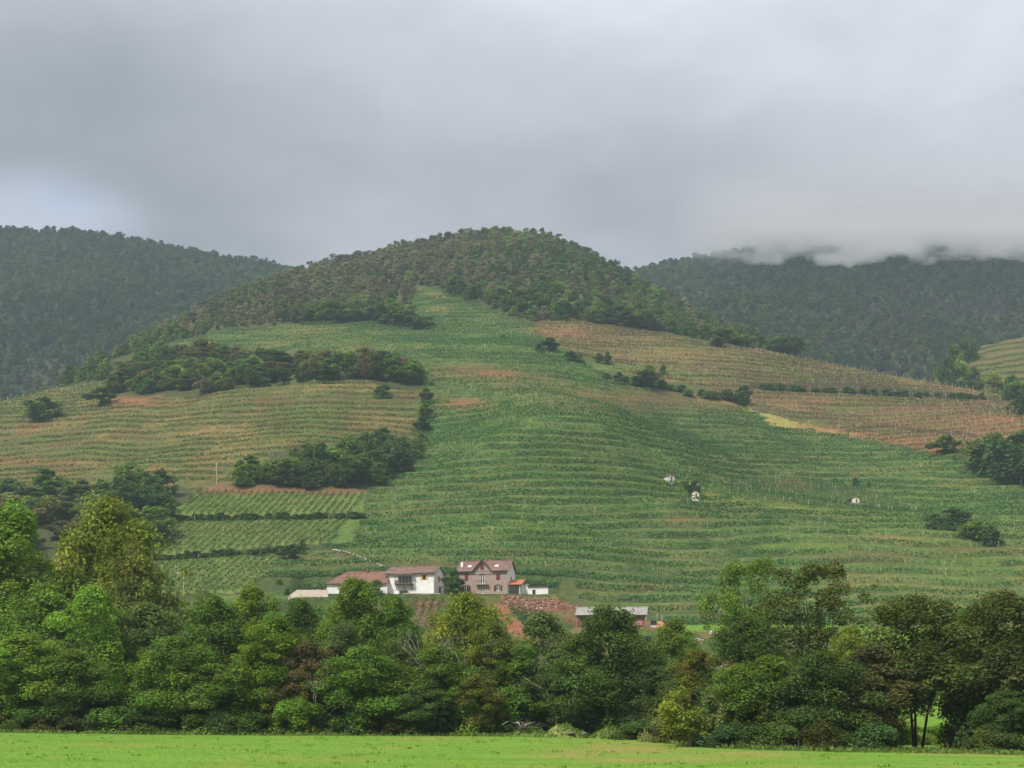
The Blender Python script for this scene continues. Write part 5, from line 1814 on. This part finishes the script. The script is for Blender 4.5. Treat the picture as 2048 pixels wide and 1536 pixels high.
# rubble bank below the stone house
def rock_mesh(seed, mat):
    g = np.random.default_rng(seed)
    t = (1 + 5 ** .5) / 2
    v = np.array([(-1, t, 0), (1, t, 0), (-1, -t, 0), (1, -t, 0), (0, -1, t), (0, 1, t), (0, -1, -t), (0, 1, -t), (t, 0, -1), (t, 0, 1), (-t, 0, -1), (-t, 0, 1)], float)
    f = [(0, 11, 5), (0, 5, 1), (0, 1, 7), (0, 7, 10), (0, 10, 11), (1, 5, 9), (5, 11, 4), (11, 10, 2), (10, 7, 6), (7, 1, 8), (3, 9, 4), (3, 4, 2), (3, 2, 6), (3, 6, 8), (3, 8, 9), (4, 9, 5), (2, 4, 11), (6, 2, 10), (8, 6, 7), (9, 8, 1)]
    v /= np.linalg.norm(v[0])
    v *= g.uniform(.7, 1.25, (12, 1)) * g.uniform(.7, 1.2, 3)
    return v, np.array(f)


def rubble(name, poly, n, s, mat, label, seed):
    g = random.Random(seed)
    us, vs_ = [p[0] for p in poly], [p[1] for p in poly]
    V_, F_ = [], []
    base = 0
    while n > 0:
        u, v = g.uniform(min(us), max(us)), g.uniform(min(vs_), max(vs_))
        if not pin(poly, np.array([u]), np.array([v]))[0]:
            continue
        r = dist_at(u, v)
        x = px(u, r)
        rv, rf_ = rock_mesh(g.randrange(10 ** 6), mat)
        k = g.uniform(*s)
        V_.append(rv * k + np.array((x, r, gz(x, r) + k * .2)))
        F_.append(rf_ + base)
        base += 12
        n -= 1
    me = mesh_np(name, np.concatenate(V_), tris=np.concatenate(F_), mat=mat)
    return add(name, me, kind='stuff', label=label, cat='rubble')


rubble('rubble', [(1002, 1192), (1104, 1196), (1148, 1216), (1108, 1226), (1050, 1224), (1000, 1206)], 520, (.12, .42), M['sandstone'], 'reddish stone rubble on the bank below the stone house and annex', 5)
rubble('rubble', [(1002, 1192), (1104, 1196), (1140, 1212), (1060, 1222), (1000, 1204)], 70, (.10, .30), M['pale_stone'], 'pale stones among the reddish rubble below the stone house', 6)
rubble('rubble', [(988, 1208), (1000, 1210), (1058, 1264), (1048, 1276), (1014, 1268), (1006, 1238)], 150, (.10, .3), simple_mat('red_clod', (.46, .17, .09), (.34, .12, .07), 1, .95), 'red clods on the strip of bare soil below the rubble bank', 7)
rubble('rubble', [(1105, 1205), (1160, 1212), (1160, 1226), (1110, 1224)], 90, (.12, .4), M['sandstone'], 'reddish broken stones beside the grey-roofed shed', 8)

# dry-stone wall above the farm, running downhill as a pale line
V_, F_, base = [], [], 0
wp = [(666, 1101), (690, 1105), (722, 1116), (772, 1137)]
wpts = []
for (u0, v0), (u1, v1) in zip(wp[:-1], wp[1:]):
    for k in range(12):
        t = k / 12
        u, v = u0 + (u1 - u0) * t, v0 + (v1 - v0) * t
        r = dist_at(u, v)
        wpts.append((px(u, r), r))
ws = empty('dry_stone_wall', (wpts[0][0], wpts[0][1], gz(*wpts[0])), 0, 'low pale dry-stone wall running downhill behind the low wing', 'wall')
stm = []
for k in range(6):
    v, f_ = rock_mesh(900 + k, None)
    stm.append(mesh_np('stone', v * np.array((.42, .3, .3)), tris=f_, mat=M['pale_stone']))
for i, (x, y) in enumerate(wpts):
    o = add('stone', stm[i % 6], ws)
    o.location = (x - ws.location.x, y - ws.location.y, gz(x, y) + .25 - ws.location.z)
    o.rotation_euler = (0, 0, i * 1.3)


# --- the open shed with the grey roof
sx0 = px(1152, 333)
zb = CZ + (VH - 1254) / F * 333
sh_ = empty('open_shed', (sx0, 331.5, zb), R(-3), 'long open shed with pale grey sheet roof and brick end wall', 'shed')
Wd, Dp = 16.4, 7.0
rf = MB()
for k in range(8):
    a, b = -.3 + k * (Wd + .6) / 8, -.3 + (k + 1) * (Wd + .6) / 8
    o = MB().slab([(a + .01, -.6, 2.75 + .02 * (k % 2)), (b - .01, -.6, 2.75 + .02 * (k % 2)), (b - .01 + .35, Dp / 2, 4.75 + .02 * (k % 2)), (a + .01 + .35, Dp / 2, 4.75 + .02 * (k % 2))], .08).build('roof_panel', M['grey_sheet'], sh_)
MB().slab([(Wd + .65, Dp / 2, 4.76), (Wd + .3, Dp + .6, 2.75), (-.3, Dp + .6, 2.75), (.05, Dp / 2, 4.76)], .08).build('rear_roof', M['grey_sheet'], sh_)
MB().tube([(0, Dp / 2, 4.8), (Wd + .65, Dp / 2, 4.8)], .12, 6).build('ridge_cap', M['concrete'], sh_)
for k in range(5):
    MB().box(k * 4.04, k * 4.04 + .2, 0, .2, -.6, 2.68).build('post', M['bench_wood'], sh_)
MB().box(-.1, Wd + .1, -.02, .22, 2.45, 2.66).build('beam', M['bench_wood'], sh_)
MB().box(12.4, Wd - .25, .3, .55, -.6, 1.9).build('brick_wall', M['sandstone'], sh_)
MB().box(0, Wd, Dp - .3, Dp, -.6, 2.6).build('back_wall', M['sandstone'], sh_)
MB().box(14.2, 15.6, .12, .28, .3, 1.3).build('hanging_tarp', simple_mat('pink_tarp', (.55, .22, .22), (.45, .17, .17), 2, .7), sh_)
for i, (xx, wd_) in enumerate([(1.2, 2.4), (4.8, 2.2), (8.6, 2.6)]):
    st_ = empty('timber_stack', (sx0 + xx, 333.6 - xx * .05, zb), R(-3), ['stack of orange planks under the shed roof, by the end away from the brick wall', 'stack of orange planks under the middle of the shed roof', 'stack of orange planks next to the brick end of the shed'][i], 'timber stack', 'stacks of planks under the shed roof')
    for k in range(6):
        MB().box(0, wd_ - .1 * (k % 2), 0, 1.0, -.1 + k * .26, .12 + k * .26).build('plank', bpy.data.materials.get('new_plank') or simple_mat('new_plank', (.50, .27, .13), (.40, .21, .10), 2, .8), st_)
bx_ = px(1307, 331)
c_o = empty('crate', (bx_, 331, gz(bx_, 331)), R(8), 'dark grey open crate standing on a pale base beside the shed', 'crate')
MB().box(-.7, .7, -.5, .5, -.3, .28).build('base', M['pale_stone'], c_o)
MB().box(-.6, .6, -.45, .45, .282, 1.35).build('panel', M['dark_metal'], c_o)
MB().box(-.63, .63, -.48, .48, 1.352, 1.42).build('rim', M['metal'], c_o)
nb = MB()
for i, (u0, u1) in enumerate([(1318, 1332), (1332, 1346)]):
    pass
eb = rubble('earth_heap', [(1316, 1246), (1346, 1250), (1340, 1256), (1314, 1256)], 60, (.25, .55), simple_mat('orange_earth', (.52, .25, .12), (.42, .19, .09), 1, .95), 'heap of orange earth beside the crate and shed', 31)
for i, (u, v) in enumerate([(1292, 1240), (1314, 1238), (1324, 1242)]):
    r = dist_at(u, v)
    x = px(u, r)
    MB().box(-.07, .07, -.07, .07, -.3, 1.5).build('fence_post', M['post_wood'], None, loc=(x, r, gz(x, r)), label='pale wooden post behind the crate beside the open shed', cat='post', group='posts behind the crate')
r = dist_at(1296, 1282)
x = px(1296, r)
g = MB()
for k in range(9):
    a = -math.pi / 2 + math.pi * k / 8
bv, bf = [], []
bo = empty('wrapped_bale', (x, r, gz(x, r) + .55), R(15), 'round black wrapped bale on the slope below the shed', 'bale')
rr_ = []
bm_ = MB()
bm_.tube([(-.62, 0, 0), (-.6, 0, 0), (-.5, 0, 0), (.5, 0, 0), (.6, 0, 0), (.62, 0, 0)], [.35, .62, .72, .72, .62, .35], 18).build('wrap', M['black_wrap'], bo, True)
for i, (u, v) in enumerate([(1394, 1284), (1402, 1287)]):
    r = dist_at(u, v)
    x = px(u, r)
    ho = empty('beehive', (x, r, gz(x, r)), R(10 * i), ['pale wooden beehive with white lid among the light vine rows below the shed', 'second pale beehive standing half behind the white-lidded one'][i], 'beehive')
    MB().box(-.35, .35, -.3, .3, -.1, .75).build('body', M['bench_wood'], ho)
    MB().box(-.55, .55, -.45, .45, .752, .9).build('lid', M['white_paint'], ho)
r = dist_at(1432, 1268)
x = px(1432, r)
MB().box(-1.5, 1.6, 0, .8, -.4, .55).poly([(-1.5, 0, .55), (1.6, 0, .55), (1.3, .4, .9), (-1.2, .4, .9)]).build('stone_block', M['pale_stone'], None, loc=(x, r, gz(x, r)), label='pale long stone block on the slope between the grove tops', cat='stone block')


# --- vineyard huts
def hut(u, v, wd, hh_, rot, label, roof_l=0.0):
    r = dist_at(u, v)
    x = px(u, r)
    z = gz(x, r) + .4
    o = empty('vineyard_hut', (x, r, z), rot, label, 'hut', 'huts in the vineyard')
    w2, d2 = wd / 2, wd * .55
    wm = wall_with_openings(MB(), -w2, w2, -1.6, hh_, -d2, [(.05, .65, -.3, hh_ - .25)])
    wm.poly([(-w2, -d2, hh_), (w2, -d2, hh_), (0, -d2, hh_ + wd * .22)])
    wm.poly([(w2, -d2, -1.6), (w2, d2, -1.6), (w2, d2, hh_), (w2, -d2, hh_)]).poly([(-w2, d2, -1.6), (-w2, -d2, -1.6), (-w2, -d2, hh_), (-w2, d2, hh_)]).poly([(w2, d2, -.6), (-w2, d2, -.6), (-w2, d2, hh_), (0, d2, hh_ + wd * .22), (w2, d2, hh_)])
    wm.build('wall', M['hut_wall'], o)
    e = .28
    zt, ze_ = hh_ + wd * .22 + .12, hh_ - .03
    MB().slab([(-w2 - e - roof_l, -d2 - e, ze_ - roof_l * .3), (0, -d2 - e, zt), (0, d2 + e, zt), (-w2 - e - roof_l, d2 + e, ze_ - roof_l * .3)], .12).slab(
        [(0, -d2 - e, zt + .001), (w2 + e, -d2 - e, ze_), (w2 + e, d2 + e, ze_), (0, d2 + e, zt + .001)], .12).build('roof', M['old_tiles'], o)
    MB().box(.06, .64, -d2 + .1, -d2 + .15, -.3, hh_ - .26).build('door', M['dark_wood'], o)
    return o


hut(1338, 966, 2.6, 1.5, R(18), 'white-walled vineyard hut with dark door among the green vines, higher on the slope')
hut(1392, 996, 2.3, 1.35, R(-20), 'pale stone vineyard hut on the grass ledge beside a small dark tree')
hut(1711, 1008, 2.5, 1.4, R(-12), 'white-fronted vineyard hut at the end of the rounded knoll', 1.3)
for i, (u, v) in enumerate([(1381, 968), (1395, 967)]):
    r = dist_at(u, v + 16)
    x = px(u, r)
    po = empty('marker_pole', (x, r, gz(x, r)), 0, 'thin pole topped with a white disc behind the small dark tree on the ledge', 'pole', 'white-topped poles on the ledge')
    hp = CZ + (VH - v) / F * r - gz(x, r)
    MB().tube([(0, 0, -.2), (0, 0, hp)], .05, 5).build('pole', M['dark_wood'], po)
    MB().tube([(0, -.05, hp), (0, .05, hp)], .38, 12).build('disc', M['white_paint'], po)


# --- poles
def lamp_post(u, vb, vt, label):
    r = dist_at(u, vb)
    x = px(u, r)
    z = gz(x, r)
    hh_ = CZ + (VH - vt) / F * r - z
    o = empty('street_lamp', (x, r, z), 0, label, 'street lamp')
    MB().tube([(0, 0, -.3), (0, 0, hh_)], [.13, .09], 7).build('pole', M['concrete'], o)
    MB().tube([(0, 0, hh_ - .2), (-.4, -.05, hh_ + .05), (-1.1, -.1, hh_ + .1)], .05, 5).build('arm', M['metal'], o)
    MB().box(-1.7, -1.05, -.26, .06, hh_ + .02, hh_ + .17).build('lamp_head', M['white_paint'], o)


lamp_post(367, 1192, 1147, 'concrete street lamp beside the lowest vine plot')
for (u, vb, vt, lab) in [(433, 968, 926, 'pale utility pole standing before the copse above the plots'), (557, 765, 748, 'thick pale stake at the top rim of the olive terraces'), (2042, 972, 952, 'utility pole beside the large dark trees')]:
    r = dist_at(u, vb)
    x = px(u, r)
    z = gz(x, r)
    hh_ = CZ + (VH - vt) / F * r - z
    o = empty('utility_pole', (x, r, z), 0, lab, 'pole')
    MB().tube([(0, 0, -.3), (0, 0, hh_)], [.16, .12], 7).build('pole', M['post_wood'], o)
    MB().box(-.35, .35, -.05, .05, hh_ - .5, hh_ - .38).build('crossarm', M['post_wood'], o)

# fence stakes along the crest of the brown terraces, the olive terraces and the yellow strip
for (u0, v0, u1, v1, n, hgt, lab, grp) in [(1500, 695, 1960, 772, 34, 1.5, 'pale stake along the crest of the brown terraces', 'stakes on the crest of the brown terraces'),
                                           (0, 800, 215, 763, 15, 1.7, 'pale stake along the crest of the olive terraces by the woodland', 'stakes on the crest of the olive terraces'),
                                           (1080, 650, 1300, 664, 16, 1.6, 'pale stake under the forest edge at the top of the brown terraces', 'stakes under the forest edge'),
                                           (1538, 852, 1740, 876, 34, 1.3, 'dark short stake along the foot of the yellow grass strip', 'stakes along the yellow strip')]:
    pm = MB().box(-.09, .09, -.09, .09, -.3, hgt).mesh('stake', M['dark_wood' if 'dark' in lab else 'post_wood'])
    for i in range(n):
        t = i / (n - 1)
        u, v = u0 + (u1 - u0) * t, v0 + (v1 - v0) * t + 4
        r = dist_at(u, v)
        r = min(r, float(np.interp(u, TU, ridge_r)) - 3)
        x = px(u, r)
        o = add('stake', pm, None, (x, r, gz(x, r)), lab, 'stake', grp)
        o.scale = (1, 1, random.uniform(.8, 1.2))
        o.rotation_euler = (random.gauss(0, .05), random.gauss(0, .06), 0)

# lone stake at the field edge
x, r = px(1597, 87.5), 87.5
so_ = MB().tube([(0, 0, -.2), (.02, 0, .3), (0, 0, .62)], [.05, .05, .035], 6).build('fence_stake', M['dark_wood'], None, loc=(x, r, float(field_z(x, r))), label='lone dark wooden stake at the edge of the mown field', cat='stake')


# --- earth heaps and brush at the field edge
def heap(u, r, wpx, h_, label, seed, col):
    wd = wpx / F * r
    n = 28
    a = np.linspace(-1, 1, n)
    A_, B_ = np.meshgrid(a, a, indexing='ij')
    d = np.sqrt(A_ ** 2 + B_ ** 2)
    z = np.clip(1 - d ** 1.6, -.05, 1) * h_ * (.65 + .7 * fbm(A_ * 2.2 + seed, B_ * 2.2, 3))
    x0 = px(u, r)
    X_, Y_ = A_ * wd / 2, B_ * wd * .35
    i_ = np.arange(n * n).reshape(n, n)
    q = np.stack([i_[:-1, :-1], i_[1:, :-1], i_[1:, 1:], i_[:-1, 1:]], -1).reshape(-1, 4)
    z0 = float(field_z(x0, r))
    w_ = fbm(A_ * 4 + seed, B_ * 4, 3)[..., None]
    cc_ = np.array(col) * (1 - w_) + np.array((.15, .24, .05)) * w_
    o = empty('earth_heap', (x0, r, z0 - .15), 0, label, 'earth heap')
    add('soil', mesh_np('soil', np.stack([X_, Y_, z], -1).reshape(-1, 3), q, attrs={'cover': cc_.reshape(-1, 3)}, mat=M['hill'], smooth=True), o)
    m = 700
    th_, rr2 = rng.random(m) * 6.28, np.sqrt(rng.random(m))
    gx_, gy_ = np.cos(th_) * rr2, np.sin(th_) * rr2
    zi = np.array([z[int((p + 1) / 2 * (n - 1)), int((q2 + 1) / 2 * (n - 1))] for p, q2 in zip(gx_, gy_)])
    c_ = np.stack([gx_ * wd / 2, gy_ * wd * .35, zi + .08], 1)
    sz = rng.uniform(.06, .2, m)
    v, q, t = cards(c_, np.concatenate([rng.normal(size=(m, 2)), np.full((m, 1), .6)], 1), sz, sz * .5, np.array((.12, .20, .04)) * rng.uniform(.6, 1.5, (m, 1)))
    gr_ = add('weeds', mesh_np('weeds', v, q, attrs={'tint': t}, mat=M['leaf_mesh']), o)
    gr_['kind'] = 'stuff'
    return o


heap(1215, 114.5, 95, 1.0, 'grassy earth heap at the end of the row of heaps on the field edge', 3, (.14, .16, .06))
heap(1130, 116.5, 110, 1.1, 'earth heap with stones and weeds beside the brush heap', 8, (.20, .17, .09))
heap(1060, 118, 100, .95, 'low weedy earth heap under the brush heap', 15, (.13, .17, .06))
br = empty('brush_heap', (px(1048, 117.4), 117.4, float(field_z(px(1048, 117.4), 117.4)) + .55), 0, 'heap of cut grey branches on the earth heap at the field edge', 'brush heap')
for k in range(26):
    a, ln = random.gauss(0, .8), random.uniform(.7, 2.4)
    cx_, cy_, cz_ = random.gauss(0, .8), random.gauss(0, .4), random.uniform(0, .6)
    dx, dz = math.cos(a) * ln / 2, math.sin(a) * ln / 2 * .5
    MB().tube([(cx_ - dx, cy_, cz_ - dz), (cx_, cy_ + random.gauss(0, .08), cz_ + .06), (cx_ + dx, cy_ + random.gauss(0, .5), cz_ + dz * 1.6)], [.05, .035, .015], 5).build('branch', M['bark' if k % 3 else 'dead_wood'], br, True)
for i, (u, r, s_, lab) in enumerate([(1142, 115.2, .34, 'grey boulder lying on the earth heap'), (1168, 114.2, .26, 'smaller pale boulder between the two earth heaps'), (1118, 116.0, .2, 'small grey stone near the brush heap')]):
    v, f_ = rock_mesh(50 + i, None)
    x = px(u, r)
    add('boulder', mesh_np('boulder', v * s_ * np.array((1.3, 1, .7)), tris=f_, mat=M['grey_rock']), None, (x, r, float(field_z(x, r)) + .38), lab, 'boulder')

# weeds on the strip between field and hedgerow
m = 26000
U_ = rng.uniform(-140, 2190, m)
Rr = edge_r(U_) + rng.normal(size=m) * 1.3 + .8 + (fbm(U_ / 40, U_ * 0, 2) - .5) * 3
X_ = (U_ - 1024) / F * Rr
zz_ = np.maximum(field_z(X_, Rr), ground(X_, Rr))
hh_ = rng.random(m) ** 3 * .34 + .05
c_ = np.stack([X_, Rr, zz_ + hh_ * .5], 1)
tt_ = np.array((.10, .16, .035)) * rng.uniform(.5, 1.5, (m, 1))
d_ = rng.random(m) < .12
tt_[d_] = np.array((.17, .15, .06)) * rng.uniform(.7, 1.2, (d_.sum(), 1))
v, q, t = cards(c_, np.stack([rng.normal(size=m) * .6, -np.ones(m), rng.random(m)], 1), hh_ * .55, rng.uniform(.04, .12, m), tt_, spin=np.tile((1.0, .1, 0), (m, 1)) + rng.normal(size=(m, 3)) * .3)
add('weeds', mesh_np('weeds', v, q, attrs={'tint': t}, mat=M['leaf_mesh']), kind='stuff', label='rank grass and weeds between the mown field and the hedgerow', cat='weeds')


# ------------------------------------------------------------------ air and cloud
def volume_mat(name, dens, col, aniso):
    m, n, l, out = new_mat(name)
    v = n.new('ShaderNodeVolumePrincipled')
    v.inputs['Color'].default_value = (*col, 1)
    v.inputs['Density'].default_value = dens
    v.inputs['Anisotropy'].default_value = aniso
    l.new(v.outputs[0], out.inputs['Volume'])
    return m


MB().box(-1500, 1500, -140, 2050, -8, 900).build('haze', volume_mat('haze', 0.00015, (.66, .83, 1.0), .1), None, kind='stuff', label='thin bluish haze lying over the whole valley', cat='haze')


def mist_body():
    """closed sheet of cloud round the mountain top: ragged hanging hem, thinning out upward and to its ends"""
    uu = np.linspace(1290, 3000, 320)
    t = np.linspace(0, 1, 60) ** 1.4
    U_, T_ = np.meshgrid(uu, t, indexing='ij')
    hem = np.interp(uu, [1290, 1400, 1500, 1700, 2000, 3000], [514, 518, 526, 534, 526, 520]) + (fbm(uu / 95, uu * 0 + 2, 2) - .5) * 40 + 30
    top = np.interp(uu, [1290, 1400, 1600, 3000], [330, 250, 170, 150])
    V_ = hem[:, None] + (top - hem)[:, None] * T_
    r = 1400.0
    lo, hi = sstep(0, 1, (hem[:, None] - V_ + (fbm(U_ / 55, V_ / 26, 4) - .62) * 95) / 62) * sstep(0, 12, hem[:, None] - V_), np.exp(-(np.maximum(0, 455 - V_) / 60) ** 1.1) * (1 - sstep(.75, 1, T_))
    D_ = 185 * lo * hi * (sstep(1330, 1600, U_) * (1 - sstep(2700, 3000, U_))) * (.6 + .8 * fbm(U_ / 120, V_ / 38, 3)) 
    D_ = D_ + .4
    i_ = np.arange(U_.size).reshape(U_.shape)
    f_ = np.stack([i_[:-1, :-1], i_[1:, :-1], i_[1:, 1:], i_[:-1, 1:]], -1).reshape(-1, 4)
    out = []
    for sgn in (-1, 1):
        q_ = r + sgn * D_
        out.append(np.stack([(U_ - 1024) / F * q_, q_, CZ + (VH - V_) / F * q_], -1).reshape(-1, 3))
    rim = np.concatenate([i_[:, 0], i_[-1, 1:], i_[-2::-1, -1], i_[0, -2:0:-1]])
    nx = np.roll(rim, -1)
    side = np.stack([nx, rim, rim + U_.size, nx + U_.size], -1)
    return np.concatenate(out), np.concatenate([f_, f_[:, ::-1] + U_.size, side])


vm, qm = mist_body()
mo_ = add('mist', mesh_np('mist', vm, qm, mat=volume_mat('mist', 0.0125, (.735, .745, .77), .0)), kind='stuff', label='low grey cloud hiding the top of the far mountain', cat='cloud')
print('rows', len(ROWS), 'objects', len(bpy.data.objects))
